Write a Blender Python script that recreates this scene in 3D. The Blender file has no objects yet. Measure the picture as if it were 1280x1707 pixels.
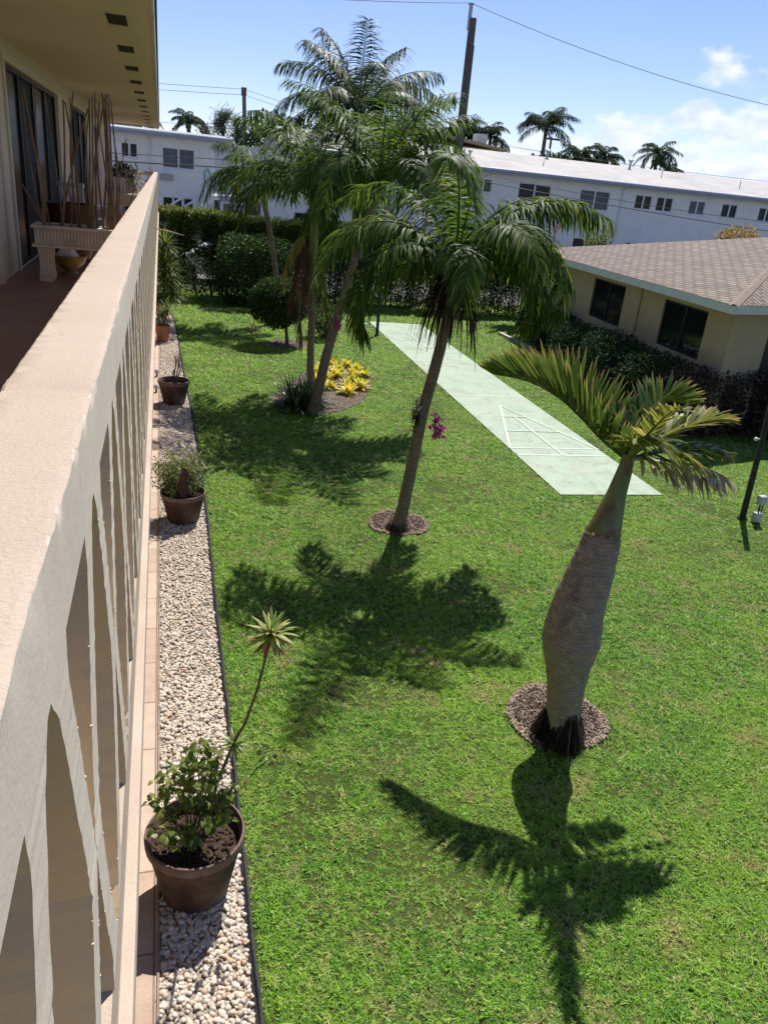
import bpy, math, random
import numpy as np
from mathutils import Vector, Matrix
PI = math.pi
sc = bpy.context.scene
C = sc.collection
rng = np.random.default_rng(7)
random.seed(7)

# ------------------------------------------------------------------ camera, sky, sun, exposure
H = 4.3
CX = Vector((0.96248, -0.25542, 0.09163))
CY = Vector((0.01889, 0.39995, 0.91634))
CZ = Vector((-0.27070, -0.88023, 0.38977))
cam_d = bpy.data.cameras.new('camera')
cam = bpy.data.objects.new('camera', cam_d); C.objects.link(cam)
cam_d.sensor_fit = 'VERTICAL'; cam_d.sensor_height = 24.0
cam_d.lens = 24.0 * 1282.0 / 1707.0
cam_d.clip_start = 0.02; cam_d.clip_end = 3000
M = Matrix(((CX.x, CY.x, CZ.x, 0), (CX.y, CY.y, CZ.y, 0), (CX.z, CY.z, CZ.z, H), (0, 0, 0, 1)))
cam.matrix_world = M
sc.camera = cam

SUN_V = Vector((0.366, 0.585, 1.0)).normalized()
sun_el = math.asin(SUN_V.z); sun_az = math.atan2(SUN_V.x, SUN_V.y)
sd = bpy.data.lights.new('sun', 'SUN'); sd.energy = 4.6; sd.angle = math.radians(0.5); sd.color = (1.0, 0.95, 0.87)
so = bpy.data.objects.new('sun', sd); C.objects.link(so)
so.rotation_euler = SUN_V.to_track_quat('Z', 'Y').to_euler()
sc.view_settings.view_transform = 'Standard'; sc.view_settings.look = 'None'
sc.view_settings.exposure = 0.52; sc.view_settings.gamma = 1.0
sc.view_settings.use_curve_mapping = False

w = bpy.data.worlds.new('World'); sc.world = w; w.use_nodes = True
nt = w.node_tree; N = nt.nodes; L = nt.links
for n in list(N): N.remove(n)
out = N.new('ShaderNodeOutputWorld'); bg = N.new('ShaderNodeBackground')
sky = N.new('ShaderNodeTexSky'); sky.sky_type = 'NISHITA'; sky.sun_disc = False
sky.sun_elevation = sun_el; sky.sun_rotation = sun_az
sky.air_density = 0.85; sky.dust_density = 0.0; sky.ozone_density = 2.6; sky.altitude = 0
bg.inputs['Strength'].default_value = 0.10
tc = N.new('ShaderNodeTexCoord')
def wmath(op, a, b=None, c=None):
    m = N.new('ShaderNodeMath'); m.operation = op
    for i, v in enumerate((a, b, c)):
        if v is None: continue
        if isinstance(v, (int, float)): m.inputs[i].default_value = v
        else: L.new(v, m.inputs[i])
    return m.outputs[0]
# cumulus bank, low in the sky to the right: mask = sum of soft lobes round given sky directions, broken by noise
mp = N.new('ShaderNodeMapping'); mp.inputs['Scale'].default_value = (1, 1, 2.1); L.new(tc.outputs['Generated'], mp.inputs['Vector'])
ns = N.new('ShaderNodeTexNoise'); ns.inputs['Scale'].default_value = 17; ns.inputs['Detail'].default_value = 9; ns.inputs['Roughness'].default_value = 0.58
L.new(mp.outputs[0], ns.inputs['Vector'])
tot = None
for az, el, ra, re, amp in [(36.5, 8.0, 2.3, 1.2, 1.0), (34.6, 5.7, 1.7, 1.1, 1.0), (30.0, 3.7, 4.6, 1.7, 1.1), (38.6, 4.2, 5.2, 2.6, 1.25),
                            (34.5, 2.5, 8, 2.2, 1.3), (24.5, 3.4, 2.8, 1.3, .8), (46, 4.5, 6, 3.0, 1.1), (60, 5, 9, 3.5, 1.0), (-30, 4, 12, 2.0, .7), (95, 4, 16, 3.0, 1.0),
                            (150, 5, 20, 3.5, .9), (-120, 5, 25, 3.5, .9)]:
    a = math.radians(az); e = math.radians(el)
    c = Vector((math.sin(a) * math.cos(e), math.cos(a) * math.cos(e), math.sin(e)))
    t1 = Vector((math.cos(a), -math.sin(a), 0)); t2 = c.cross(t1)
    def dot(v, k):
        d = N.new('ShaderNodeVectorMath'); d.operation = 'DOT_PRODUCT'; L.new(tc.outputs['Generated'], d.inputs[0]); d.inputs[1].default_value = v
        return wmath('MULTIPLY', d.outputs['Value'], k)
    x = dot(t1, 1 / math.radians(ra)); y = dot(t2, 1 / math.radians(re)); f = dot(c, 1.0)
    r2 = wmath('ADD', wmath('MULTIPLY', x, x), wmath('MULTIPLY', y, y))
    g = wmath('MULTIPLY', wmath('EXPONENT', wmath('MULTIPLY', r2, -0.8)), amp)
    g = wmath('MULTIPLY', g, wmath('GREATER_THAN', f, 0.0))
    tot = g if tot is None else wmath('MAXIMUM', tot, g)
dens = wmath('ADD', tot, wmath('MULTIPLY', wmath('SUBTRACT', ns.outputs['Fac'], 0.5), 3.0))
mr = N.new('ShaderNodeMapRange'); mr.interpolation_type = 'SMOOTHSTEP'
mr.inputs['From Min'].default_value = 0.50; mr.inputs['From Max'].default_value = 1.15; L.new(dens, mr.inputs['Value'])
mask = wmath('MULTIPLY', mr.outputs[0], wmath('GREATER_THAN', tot, 0.04))
ns2 = N.new('ShaderNodeTexNoise'); ns2.inputs['Scale'].default_value = 26; ns2.inputs['Detail'].default_value = 6
L.new(mp.outputs[0], ns2.inputs['Vector'])
cr = N.new('ShaderNodeValToRGB'); cr.color_ramp.elements[0].position = .35; cr.color_ramp.elements[0].color = (5.4, 6.0, 7.2, 1)
cr.color_ramp.elements[1].position = .62; cr.color_ramp.elements[1].color = (7.5, 7.7, 8.0, 1); L.new(ns2.outputs['Fac'], cr.inputs['Fac'])
mx = N.new('ShaderNodeMix'); mx.data_type = 'RGBA'
L.new(wmath('MULTIPLY', mask, 0.88), mx.inputs['Factor']); 
tint = N.new('ShaderNodeMix'); tint.data_type = 'RGBA'; tint.blend_type = 'MULTIPLY'; tint.inputs['Factor'].default_value = 1.0
L.new(sky.outputs[0], tint.inputs[6]); tint.inputs[7].default_value = (.90, .83, .96, 1); L.new(tint.outputs[2], mx.inputs[6]); L.new(cr.outputs[0], mx.inputs[7])
L.new(mx.outputs[2], bg.inputs['Color']); L.new(bg.outputs[0], out.inputs['Surface'])

# ------------------------------------------------------------------ mesh helpers
ORG = {}
class MB:
    """collects pieces; build() links them as one mesh object. attr 't' runs along a leaf, 'r' is a value per leaf."""
    def __init__(s): s.V = []; s.F = []; s.A = []; s.n = 0
    def add(s, V, F, A=None):
        V = np.asarray(V, dtype=np.float64).reshape(-1, 3)
        if not isinstance(F, (list, tuple)) or (len(F) and not isinstance(F[0], (list, tuple))): F = np.asarray(F)
        s.V.append(V)
        if isinstance(F, np.ndarray):
            s.F.append(F.reshape(len(F), -1) + s.n)
        else:
            for f in F: s.F.append(np.array([f]) + s.n)
        s.A.append(np.zeros((len(V), 2)) if A is None else np.asarray(A, dtype=np.float64).reshape(-1, 2))
        s.n += len(V)
    def box(s, lo, hi, M=None):
        x0, y0, z0 = lo; x1, y1, z1 = hi
        V = np.array([(x0,y0,z0),(x1,y0,z0),(x1,y1,z0),(x0,y1,z0),(x0,y0,z1),(x1,y0,z1),(x1,y1,z1),(x0,y1,z1)], float)
        if M is not None: V = np.array([M @ Vector(v) for v in V])
        s.add(V, np.array([(0,3,2,1),(4,5,6,7),(0,1,5,4),(1,2,6,5),(2,3,7,6),(3,0,4,7)]))
    def obox(s, c, size, rot=0.0, dirv=None):
        """box centred at c, local x along angle rot"""
        M = Matrix.Translation(c) @ Matrix.Rotation(rot, 4, 'Z')
        sx, sy, sz = size; s.box((-sx/2,-sy/2,-sz/2), (sx/2,sy/2,sz/2), M)
    def tube(s, pts, rad, n=10, cap=True, r=0.0):
        P = [Vector(p) for p in pts]; k = len(P)
        if isinstance(rad, (int, float)): rad = [rad] * k
        up = Vector((0, 0, 1)); V = []; prev = None
        for i in range(k):
            t = (P[min(i+1, k-1)] - P[max(i-1, 0)]).normalized()
            if prev is None:
                a = t.cross(Vector((1, 0, 0)) if abs(t.x) < .8 else Vector((0, 1, 0))).normalized()
            else:
                a = (prev - t * prev.dot(t)).normalized()
            prev = a; b = t.cross(a)
            for j in range(n):
                an = 2*PI*j/n; V.append(P[i] + (a*math.cos(an) + b*math.sin(an)) * rad[i])
        F = [(i*n+j, i*n+(j+1) % n, (i+1)*n+(j+1) % n, (i+1)*n+j) for i in range(k-1) for j in range(n)]
        A = [(i/(k-1), r) for i in range(k) for _ in range(n)]
        s.add(V, np.array(F), A)
        if cap:
            m = s.n - k*n
            s.F.append(np.array([[m + j for j in range(n)][::-1]])); s.F.append(np.array([[m + (k-1)*n + j for j in range(n)]]))
    def lathe(s, prof, c, n=32, jit=0.0):
        V = []; k = len(prof)
        for r, z in prof:
            for j in range(n):
                a = 2*PI*j/n; rr = r * (1 + (rng.normal()*jit if jit else 0))
                V.append((c[0]+rr*math.cos(a), c[1]+rr*math.sin(a), c[2]+z))
        F = [(i*n+j, i*n+(j+1) % n, (i+1)*n+(j+1) % n, (i+1)*n+j) for i in range(k-1) for j in range(n)]
        s.add(V, np.array(F))
    def poly(s, V): s.add(V, [tuple(range(len(V)))])
    def prism(s, outline, z0, z1):
        n = len(outline); V = [(x, y, z0) for x, y in outline] + [(x, y, z1) for x, y in outline]
        s.add(V, [tuple(range(n))[::-1], tuple(range(n, 2*n))] + [(i, (i+1) % n, n+(i+1) % n, n+i) for i in range(n)])
    def build(s, name, mat, parent=None, origin=None, smooth=False):
        o0 = ORG.get(parent, (0, 0, 0)) if parent is not None else (origin or (0, 0, 0))
        V = np.concatenate(s.V) - np.array(o0)
        me = bpy.data.meshes.new(name); me.vertices.add(len(V)); me.vertices.foreach_set('co', V.ravel())
        li = np.concatenate([f.ravel() for f in s.F]).astype(np.int32)
        ls = np.concatenate([np.full(len(f), f.shape[1]) for f in s.F]); st = np.concatenate([[0], np.cumsum(ls)[:-1]]).astype(np.int32)
        me.loops.add(len(li)); me.loops.foreach_set('vertex_index', li)
        me.polygons.add(len(ls)); me.polygons.foreach_set('loop_start', st)
        me.update(calc_edges=True); me.validate()
        A = np.concatenate(s.A); soft = smooth or bool(A.any())
        me.polygons.foreach_set('use_smooth', [soft]*len(me.polygons))
        if soft:
            me.polygons.foreach_set('use_smooth', [True]*len(me.polygons)); me.set_sharp_from_angle(angle=math.radians(38))
        A = np.concatenate(s.A)
        if len(A) == len(me.vertices) and A.any():
            for i, nm in enumerate('tr'):
                at = me.attributes.new(nm, 'FLOAT', 'POINT'); at.data.foreach_set('value', np.ascontiguousarray(A[:, i]))
        me.materials.append(mat)
        o = bpy.data.objects.new(name, me); C.objects.link(o)
        if parent is not None:
            root = parent; o.parent = parent; ORG[o] = o0
        else:
            o.location = o0; ORG[o] = o0
        return o

def tag(o, label=None, cat=None, group=None, kind=None):
    if label: o['label'] = label
    if cat: o['category'] = cat
    if group: o['group'] = group
    if kind: o['kind'] = kind
    return o
def thing(name, label, cat, loc=(0, 0, 0), group=None):
    o = bpy.data.objects.new(name, None); C.objects.link(o); o.location = loc; o.empty_display_size = .1
    ORG[o] = tuple(loc); return tag(o, label, cat, group)
def bevel(o, wd=.01, seg=2):
    m = o.modifiers.new('bevel', 'BEVEL'); m.width = wd; m.segments = seg; m.limit_method = 'ANGLE'; m.angle_limit = math.radians(35); return o

# ------------------------------------------------------------------ materials
def newmat(name):
    m = bpy.data.materials.new(name); m.use_nodes = True; t = m.node_tree
    for n in list(t.nodes): t.nodes.remove(n)
    o = t.nodes.new('ShaderNodeOutputMaterial'); return m, t, o
def noise(t, scale, detail=6, rough=.6, coord='Object', vec=None, dist=0):
    n = t.nodes.new('ShaderNodeTexNoise'); n.inputs['Scale'].default_value = scale; n.inputs['Detail'].default_value = detail
    n.inputs['Roughness'].default_value = rough; n.inputs['Distortion'].default_value = dist
    if vec is None:
        if coord == 'World': g = t.nodes.new('ShaderNodeNewGeometry'); vec = g.outputs['Position']
        else: g = t.nodes.new('ShaderNodeTexCoord'); vec = g.outputs[coord]
    t.links.new(vec, n.inputs['Vector']); return n.outputs['Fac']
def ramp(t, fac, stops):
    r = t.nodes.new('ShaderNodeValToRGB'); e = r.color_ramp.elements
    while len(e) < len(stops): e.new(.5)
    for el, (p, c) in zip(e, stops): el.position = p; el.color = (*c, 1) if len(c) == 3 else c
    if fac is not None: t.links.new(fac, r.inputs['Fac'])
    return r.outputs['Color']
def mixc(t, fac, a, b, mode='MIX'):
    m = t.nodes.new('ShaderNodeMix'); m.data_type = 'RGBA'; m.blend_type = mode
    for i, v in ((0, fac), (6, a), (7, b)):
        if isinstance(v, (int, float)): m.inputs[i].default_value = v
        elif isinstance(v, tuple): m.inputs[i].default_value = (*v, 1)
        else: t.links.new(v, m.inputs[i])
    return m.outputs[2]
def bump(t, hgt, dist=.01, strength=.6, nrm=None):
    b = t.nodes.new('ShaderNodeBump'); b.inputs['Distance'].default_value = dist; b.inputs['Strength'].default_value = strength
    t.links.new(hgt, b.inputs['Height'])
    if nrm is not None: t.links.new(nrm, b.inputs['Normal'])
    return b.outputs[0]
def princ(t, col, rough=.8, spec=.3, nrm=None, metal=0):
    p = t.nodes.new('ShaderNodeBsdfPrincipled')
    if isinstance(col, tuple): p.inputs['Base Color'].default_value = (*col, 1)
    else: t.links.new(col, p.inputs['Base Color'])
    p.inputs['Roughness'].default_value = rough; p.inputs['Specular IOR Level'].default_value = spec; p.inputs['Metallic'].default_value = metal
    if nrm is not None: t.links.new(nrm, p.inputs['Normal'])
    return p
def gmat(name, c1, c2, scale=5, rough=.8, bs=80, bd=.003, spec=.3, dirt=None, ds=1.5, metal=0, lo=.35, hi=.65):
    """two-tone noise surface with fine bump, optional dirt patches"""
    m, t, o = newmat(name)
    c = ramp(t, noise(t, scale), [(lo, c1), (hi, c2)])
    if dirt:
        f = ramp(t, noise(t, ds, 8, .7), [(.5, (0, 0, 0)), (.68, (1, 1, 1))])
        c = mixc(t, f, c, dirt)
    nr = bump(t, noise(t, bs, 4), bd, .7) if bd else None
    p = princ(t, c, rough, spec, nr, metal); t.links.new(p.outputs[0], o.inputs[0]); return m
def leafmat(name, stops, tip=None, tipat=.8, rough=.4, trans=.35, spec=.45, tcol=None, world_noise=0):
    m, t, o = newmat(name)
    a = t.nodes.new('ShaderNodeAttribute'); a.attribute_name = 'r'
    c = ramp(t, a.outputs['Fac'], stops)
    if tip:
        b = t.nodes.new('ShaderNodeAttribute'); b.attribute_name = 't'
        f = ramp(t, b.outputs['Fac'], [(tipat - .12, (0, 0, 0)), (min(1, tipat + .12), (1, 1, 1))]); c = mixc(t, f, c, tip)
    p = princ(t, c, rough, spec)
    tr = t.nodes.new('ShaderNodeBsdfTranslucent')
    hc = t.nodes.new('ShaderNodeHueSaturation'); hc.inputs['Value'].default_value = 1.7; hc.inputs['Hue'].default_value = .485; t.links.new(c, hc.inputs['Color'])
    t.links.new(hc.outputs[0], tr.inputs['Color'])
    mx = t.nodes.new('ShaderNodeMixShader'); mx.inputs[0].default_value = trans
    t.links.new(p.outputs[0], mx.inputs[1]); t.links.new(tr.outputs[0], mx.inputs[2]); t.links.new(mx.outputs[0], o.inputs[0]); return m

def stucco(name, c1, c2, stain=None, bs=160, bd=.0022, rough=.85):
    m, t, o = newmat(name)
    c = ramp(t, noise(t, 3.0, 8, .65), [(.32, c1), (.68, c2)])
    fine = noise(t, 220, 3, .6); c = mixc(t, .12, c, ramp(t, fine, [(.3, (.25, .22, .2)), (.7, (1, 1, 1))]), 'MULTIPLY')
    if stain: c = mixc(t, ramp(t, noise(t, 9, 9, .75, dist=.4), [(.6, (0, 0, 0)), (.74, (.75, .75, .75))]), c, stain)
    sp = ramp(t, noise(t, 38, 2, .5), [(.74, (0, 0, 0)), (.78, (1, 1, 1))]); c = mixc(t, sp, c, tuple(v*.72 for v in c1))
    n1 = bump(t, noise(t, bs, 4, .6), bd, .8); n2 = bump(t, noise(t, 22, 5, .6), .0018, .6, n1)
    p = princ(t, c, rough, .25, n2); t.links.new(p.outputs[0], o.inputs[0]); return m

M_cap = stucco('cap_paint', (.47, .385, .315), (.52, .435, .36), stain=(.40, .35, .27))
M_rail = stucco('rail_paint', (.60, .52, .43), (.66, .58, .49), stain=(.52, .47, .38), bs=230, bd=.0005)
M_revealshade = stucco('reveal_shade_tone', (.62, .49, .33), (.68, .55, .38), bs=90, bd=.0006)  # rail colour made browner: warm shade of the openings put into the colour
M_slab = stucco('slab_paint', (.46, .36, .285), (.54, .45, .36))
M_wall = stucco('cream_stucco', (.74, .65, .48), (.79, .70, .54))
M_soffit = stucco('soffit_paint', (.68, .56, .39), (.74, .62, .45))
M_trim = gmat('cream_trim', (.60, .54, .43), (.68, .62, .50), 4, .6, 60, .001)
M_floor = gmat('balcony_floor_paint', (.27, .135, .09), (.35, .185, .13), 3, .45, 60, .002, dirt=(.30, .20, .16))
M_fascia = gmat('fascia_paint', (.55, .56, .50), (.66, .66, .60), 6, .6, 60, .002, dirt=(.35, .33, .3))
M_black = gmat('black_frame', (.012, .012, .013), (.025, .025, .027), 6, .4, 50, 0)
M_screen = gmat('dark_screen', (.012, .015, .020), (.020, .024, .030), 2, .7, 50, 0)
M_vent = gmat('vent_screen', (.012, .010, .008), (.03, .024, .018), 40, .8, 90, .002)
M_white = gmat('white_paint', (.84, .83, .80), (.89, .88, .86), .7, .7, 30, .004, dirt=(.76, .75, .73))
M_whitetrim = gmat('white_trim', (.72, .74, .76), (.80, .81, .82), 3, .5, 30, .001)
M_greytrim = gmat('lilac_grey_gutter', (.36, .40, .48), (.43, .46, .54), 3, .5, 30, .001)
M_winglass = gmat('dark_glass', (.010, .013, .02), (.025, .032, .042), .6, .25, 20, 0, spec=.3)
M_blind = gmat('window_blind', (.10, .12, .14), (.15, .17, .19), .8, .4, 20, 0)
M_trunk = None

def glassmat(name, c1, c2):
    m, t, o = newmat(name)
    c = ramp(t, noise(t, 1.2, 3), [(.4, c1), (.6, c2)])
    p = princ(t, c, .22, .18); t.links.new(p.outputs[0], o.inputs[0]); return m
M_glass = glassmat('door_glass', (.006, .007, .009), (.014, .017, .02))

# grass ground: soil and thatch under the blades
def lawnmat():
    m, t, o = newmat('lawn_ground')
    n1 = noise(t, .7, 6, .6, 'World'); n2 = noise(t, 45, 4, .7, 'World')
    c = ramp(t, n1, [(.35, (.050, .085, .014)), (.65, (.095, .13, .028))])
    c = mixc(t, ramp(t, n2, [(.35, (.8, .8, .8)), (.65, (0, 0, 0))]), c, (.045, .040, .018))
    p = princ(t, c, .9, .1, bump(t, n2, .02, .8)); t.links.new(p.outputs[0], o.inputs[0]); return m
M_lawn = lawnmat()
def grassmat():
    m, t, o = newmat('grass_blades')
    oi = t.nodes.new('ShaderNodeObjectInfo')
    c = ramp(t, oi.outputs['Random'], [(0, (.06, .17, .02)), (.35, (.15, .35, .03)), (.72, (.27, .50, .05)), (.9, (.42, .56, .12)), (1, (.54, .48, .24))])
    big = noise(t, .55, 7, .62, 'World', dist=.5)
    c = mixc(t, ramp(t, big, [(.40, (0, 0, 0)), (.70, (.65, .65, .65))]), c, (.36, .52, .06))
    mid = noise(t, 2.3, 6, .7, 'World')
    c = mixc(t, ramp(t, mid, [(.53, (0, 0, 0)), (.68, (.75, .75, .75))]), c, (.48, .38, .19))
    p = princ(t, c, .5, .35); tr = t.nodes.new('ShaderNodeBsdfTranslucent')
    hs = t.nodes.new('ShaderNodeHueSaturation'); hs.inputs['Value'].default_value = 1.35; t.links.new(c, hs.inputs['Color']); t.links.new(hs.outputs[0], tr.inputs['Color'])
    mx = t.nodes.new('ShaderNodeMixShader'); mx.inputs[0].default_value = .4
    t.links.new(p.outputs[0], mx.inputs[1]); t.links.new(tr.outputs[0], mx.inputs[2]); t.links.new(mx.outputs[0], o.inputs[0]); return m
M_grass = grassmat()
def pebblemat():
    m, t, o = newmat('river_pebbles')
    oi = t.nodes.new('ShaderNodeObjectInfo')
    c = ramp(t, oi.outputs['Random'], [(0, (.56, .48, .39)), (.3, (.68, .61, .52)), (.55, (.50, .36, .24)), (.62, (.64, .54, .42)), (.85, (.74, .69, .61)), (.95, (.36, .31, .27)), (1, (.55, .31, .18))])
    c = mixc(t, .35, c, ramp(t, noise(t, 60, 4), [(.3, (.55, .5, .45)), (.7, (1, 1, 1))]), 'MULTIPLY')
    p = princ(t, c, .6, .3); t.links.new(p.outputs[0], o.inputs[0]); return m
M_peb = pebblemat()
M_pebbase = gmat('gravel_bed', (.22, .19, .16), (.42, .37, .31), 90, .9, 120, .01)
M_mulch = gmat('mulch', (.085, .055, .042), (.24, .18, .14), 60, .9, 90, .02)
def chipmat():
    m, t, o = newmat('bark_chips'); a = t.nodes.new('ShaderNodeAttribute'); a.attribute_name = 'r'
    c = ramp(t, a.outputs['Fac'], [(0, (.07, .045, .035)), (.5, (.20, .15, .12)), (1, (.46, .36, .27))])
    p = princ(t, c, .85, .2); t.links.new(p.outputs[0], o.inputs[0]); return m
M_chip = chipmat()
M_soil = gmat('potting_soil', (.022, .014, .010), (.10, .065, .045), 70, .95, 80, .015)
M_terra = gmat('old_terracotta', (.035, .022, .018), (.12, .055, .034), 5, .85, 60, .003, dirt=(.13, .125, .10), ds=4)
M_terrarim = gmat('terracotta_rim', (.12, .075, .06), (.21, .13, .10), 9, .75, 60, .002, dirt=(.25, .2, .17), ds=7)
M_terra2 = gmat('orange_terracotta', (.30, .12, .06), (.38, .17, .09), 6, .8, 60, .002)
M_glassh = gmat('bungalow_glass', (.006, .007, .009), (.014, .017, .02), 1, .08, 20, 0, spec=.4)
M_bamboo = gmat('dry_bamboo', (.17, .105, .065), (.33, .22, .13), 9, .55, 30, .001, dirt=(.16, .10, .06), ds=7)
M_planter = gmat('planter_concrete', (.60, .52, .43), (.70, .62, .52), 8, .8, 90, .002, dirt=(.45, .36, .28), ds=4)
M_rock = gmat('white_rock', (.5, .48, .44), (.72, .70, .66), 20, .8, 40, .004)
M_edge = gmat('black_edging', (.012, .012, .013), (.035, .035, .037), 30, .5, 60, .001)
M_postm = gmat('dark_post_paint', (.012, .014, .016), (.03, .033, .035), 9, .45, 60, .001)
M_boxgrey = gmat('grey_box', (.42, .44, .46), (.52, .54, .55), 9, .45, 60, .001)
M_asphalt = gmat('asphalt', (.09, .09, .09), (.14, .14, .135), 3, .9, 90, .004)
M_polew = gmat('weathered_pole_wood', (.10, .085, .07), (.19, .165, .14), 7, .9, 40, .006)
M_wire = gmat('wire_rubber', (.012, .012, .014), (.02, .02, .022), 5, .6, 20, 0)
M_houseW = stucco('tan_stucco', (.42, .325, .20), (.47, .37, .24))
M_houseF = gmat('mint_fascia', (.53, .57, .52), (.61, .65, .59), 5, .6, 40, .001)
M_ac = gmat('ac_grille', (.20, .21, .22), (.3, .31, .32), 20, .5, 20, 0)

def tilemat(name, cA, cB, mortar, bw, rh, ms, axis='xy', off=.5, bumpd=.004, scale=1.0, swap=False, rotz=0):
    m, t, o = newmat(name)
    g = t.nodes.new('ShaderNodeTexCoord'); mpn = t.nodes.new('ShaderNodeMapping'); t.links.new(g.outputs['Object'], mpn.inputs[0])
    mpn.inputs['Rotation'].default_value = (0, 0, rotz)
    b = t.nodes.new('ShaderNodeTexBrick'); t.links.new(mpn.outputs[0], b.inputs['Vector'])
    b.inputs['Scale'].default_value = scale; b.inputs['Brick Width'].default_value = bw; b.inputs['Row Height'].default_value = rh
    b.inputs['Mortar Size'].default_value = ms; b.inputs['Mortar Smooth'].default_value = .1; b.offset = off; b.inputs['Bias'].default_value = 0
    b.inputs['Color1'].default_value = (*cA, 1); b.inputs['Color2'].default_value = (*cB, 1); b.inputs['Mortar'].default_value = (*mortar, 1)
    c = mixc(t, .5, b.outputs['Color'], ramp(t, noise(t, 6, 8, .7), [(.3, (.62, .58, .55)), (.7, (1.1, 1.1, 1.1))]), 'MULTIPLY')
    c = mixc(t, .35, c, ramp(t, noise(t, 130, 3, .6), [(.3, (.5, .5, .5)), (.7, (1.2, 1.2, 1.2))]), 'MULTIPLY')
    inv = t.nodes.new('ShaderNodeMath'); inv.operation = 'SUBTRACT'; inv.inputs[0].default_value = 1; t.links.new(b.outputs['Fac'], inv.inputs[1])
    p = princ(t, c, .8, .25, bump(t, inv.outputs[0], bumpd, 1)); t.links.new(p.outputs[0], o.inputs[0]); return m
M_tile = tilemat('walkway_tiles', (.50, .37, .28), (.60, .47, .37), (.26, .19, .15), .60, .125, .006, rotz=PI/2)
M_shing = tilemat('roof_shingles', (.21, .16, .13), (.31, .245, .20), (.075, .055, .045), .34, .135, .019, rotz=PI/2 - .094, bumpd=.012)
def courtmat():
    m, t, o = newmat('court_concrete')
    base = ramp(t, noise(t, 1.1, 8, .7), [(.34, (.39, .50, .40)), (.58, (.44, .52, .41)), (.74, (.41, .41, .32))])
    c = mixc(t, ramp(t, noise(t, 1.9, 9, .78, dist=.9), [(.48, (0, 0, 0)), (.66, (.75, .75, .75))]), base, (.335, .315, .235))
    c = mixc(t, .25, c, ramp(t, noise(t, 90, 4), [(.3, (.6, .6, .6)), (.7, (1, 1, 1))]), 'MULTIPLY')
    p = princ(t, c, 1.0, .02, bump(t, noise(t, 120, 3), .002, .5)); t.links.new(p.outputs[0], o.inputs[0]); return m
M_court = courtmat()
def paintmat():
    m, t, o = newmat('worn_line_paint')
    c = ramp(t, noise(t, 12, 8, .8), [(.36, (.47, .54, .44)), (.60, (.68, .73, .66))])
    p = princ(t, c, 1.0, .02); t.links.new(p.outputs[0], o.inputs[0]); return m
M_line = paintmat()
def ringtrunk(name, c1, c2, dark, ring=22, rough=.85, rd=.006):
    m, t, o = newmat(name)
    g = t.nodes.new('ShaderNodeTexCoord'); sp = t.nodes.new('ShaderNodeSeparateXYZ'); t.links.new(g.outputs['Object'], sp.inputs[0])
    nz = noise(t, 5, 5); 
    def mt(op, a, b):
        q = t.nodes.new('ShaderNodeMath'); q.operation = op
        for i, v in enumerate((a, b)):
            if isinstance(v, (int, float)): q.inputs[i].default_value = v
            else: t.links.new(v, q.inputs[i])
        return q.outputs[0]
    ph = mt('ADD', mt('MULTIPLY', sp.outputs['Z'], ring), mt('MULTIPLY', nz, 1.3)); fr = mt('FRACT', ph, 0)
    c = ramp(t, noise(t, 11, 9, .75), [(.3, c1), (.7, c2)])
    rm = noise(t, 6, 6, .7); fm = mt('MULTIPLY', mt('SUBTRACT', 1.0, fr), 1.0)
    rf = t.nodes.new('ShaderNodeMath'); rf.operation = 'MULTIPLY'
    t.links.new(ramp(t, fr, [(0, (1, 1, 1)), (.08, (.7, .7, .7)), (.20, (0, 0, 0))]), rf.inputs[0]); t.links.new(ramp(t, rm, [(.38, (.15, .15, .15)), (.62, (1, 1, 1))]), rf.inputs[1])
    c = mixc(t, rf.outputs[0], c, dark)
    mp3 = t.nodes.new('ShaderNodeMapping'); mp3.inputs['Scale'].default_value = (5, 5, 1.1); t.links.new(g.outputs['Object'], mp3.inputs[0])
    c = mixc(t, ramp(t, noise(t, 1, 7, .7, vec=mp3.outputs[0]), [(.52, (0, 0, 0)), (.66, (.7, .7, .7))]), c, tuple(v*.8 for v in dark))
    c = mixc(t, ramp(t, noise(t, 16, 5, .7), [(.55, (0, 0, 0)), (.68, (.7, .7, .7))]), c, tuple(min(1, v*1.35) for v in c2))
    mp2 = t.nodes.new('ShaderNodeMapping'); mp2.inputs['Scale'].default_value = (9, 9, 60); t.links.new(g.outputs['Object'], mp2.inputs[0])
    st = noise(t, 1, 5, .7, vec=mp2.outputs[0]); c = mixc(t, .6, c, ramp(t, st, [(.3, (.45, .43, .4)), (.7, (1.1, 1.1, 1.1))]), 'MULTIPLY')
    nr = bump(t, fr, rd, .8, bump(t, st, .006, .7)); p = princ(t, c, rough, .2, nr); t.links.new(p.outputs[0], o.inputs[0]); return m
M_ptrunk = ringtrunk('palm_trunk_bark', (.15, .115, .085), (.27, .22, .165), (.085, .065, .05), 17, rd=.004)
M_btrunk = ringtrunk('bottle_trunk_bark', (.25, .20, .165), (.37, .31, .26), (.13, .10, .08), 31, rd=.003)
def shaftmat():
    m, t, o = newmat('crownshaft_skin')
    mp2 = t.nodes.new('ShaderNodeMapping'); mp2.inputs['Scale'].default_value = (14, 14, 1.2)
    g = t.nodes.new('ShaderNodeTexCoord'); t.links.new(g.outputs['Object'], mp2.inputs[0])
    c = ramp(t, noise(t, 1, 5, .6, vec=mp2.outputs[0]), [(.3, (.10, .13, .045)), (.7, (.20, .22, .085))])
    c = mixc(t, ramp(t, noise(t, 4.5, 6, .6), [(.52, (0, 0, 0)), (.64, (.8, .8, .8))]), c, (.16, .055, .045))
    p = princ(t, c, .45, .4); t.links.new(p.outputs[0], o.inputs[0]); return m
M_shaft = shaftmat()
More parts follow.
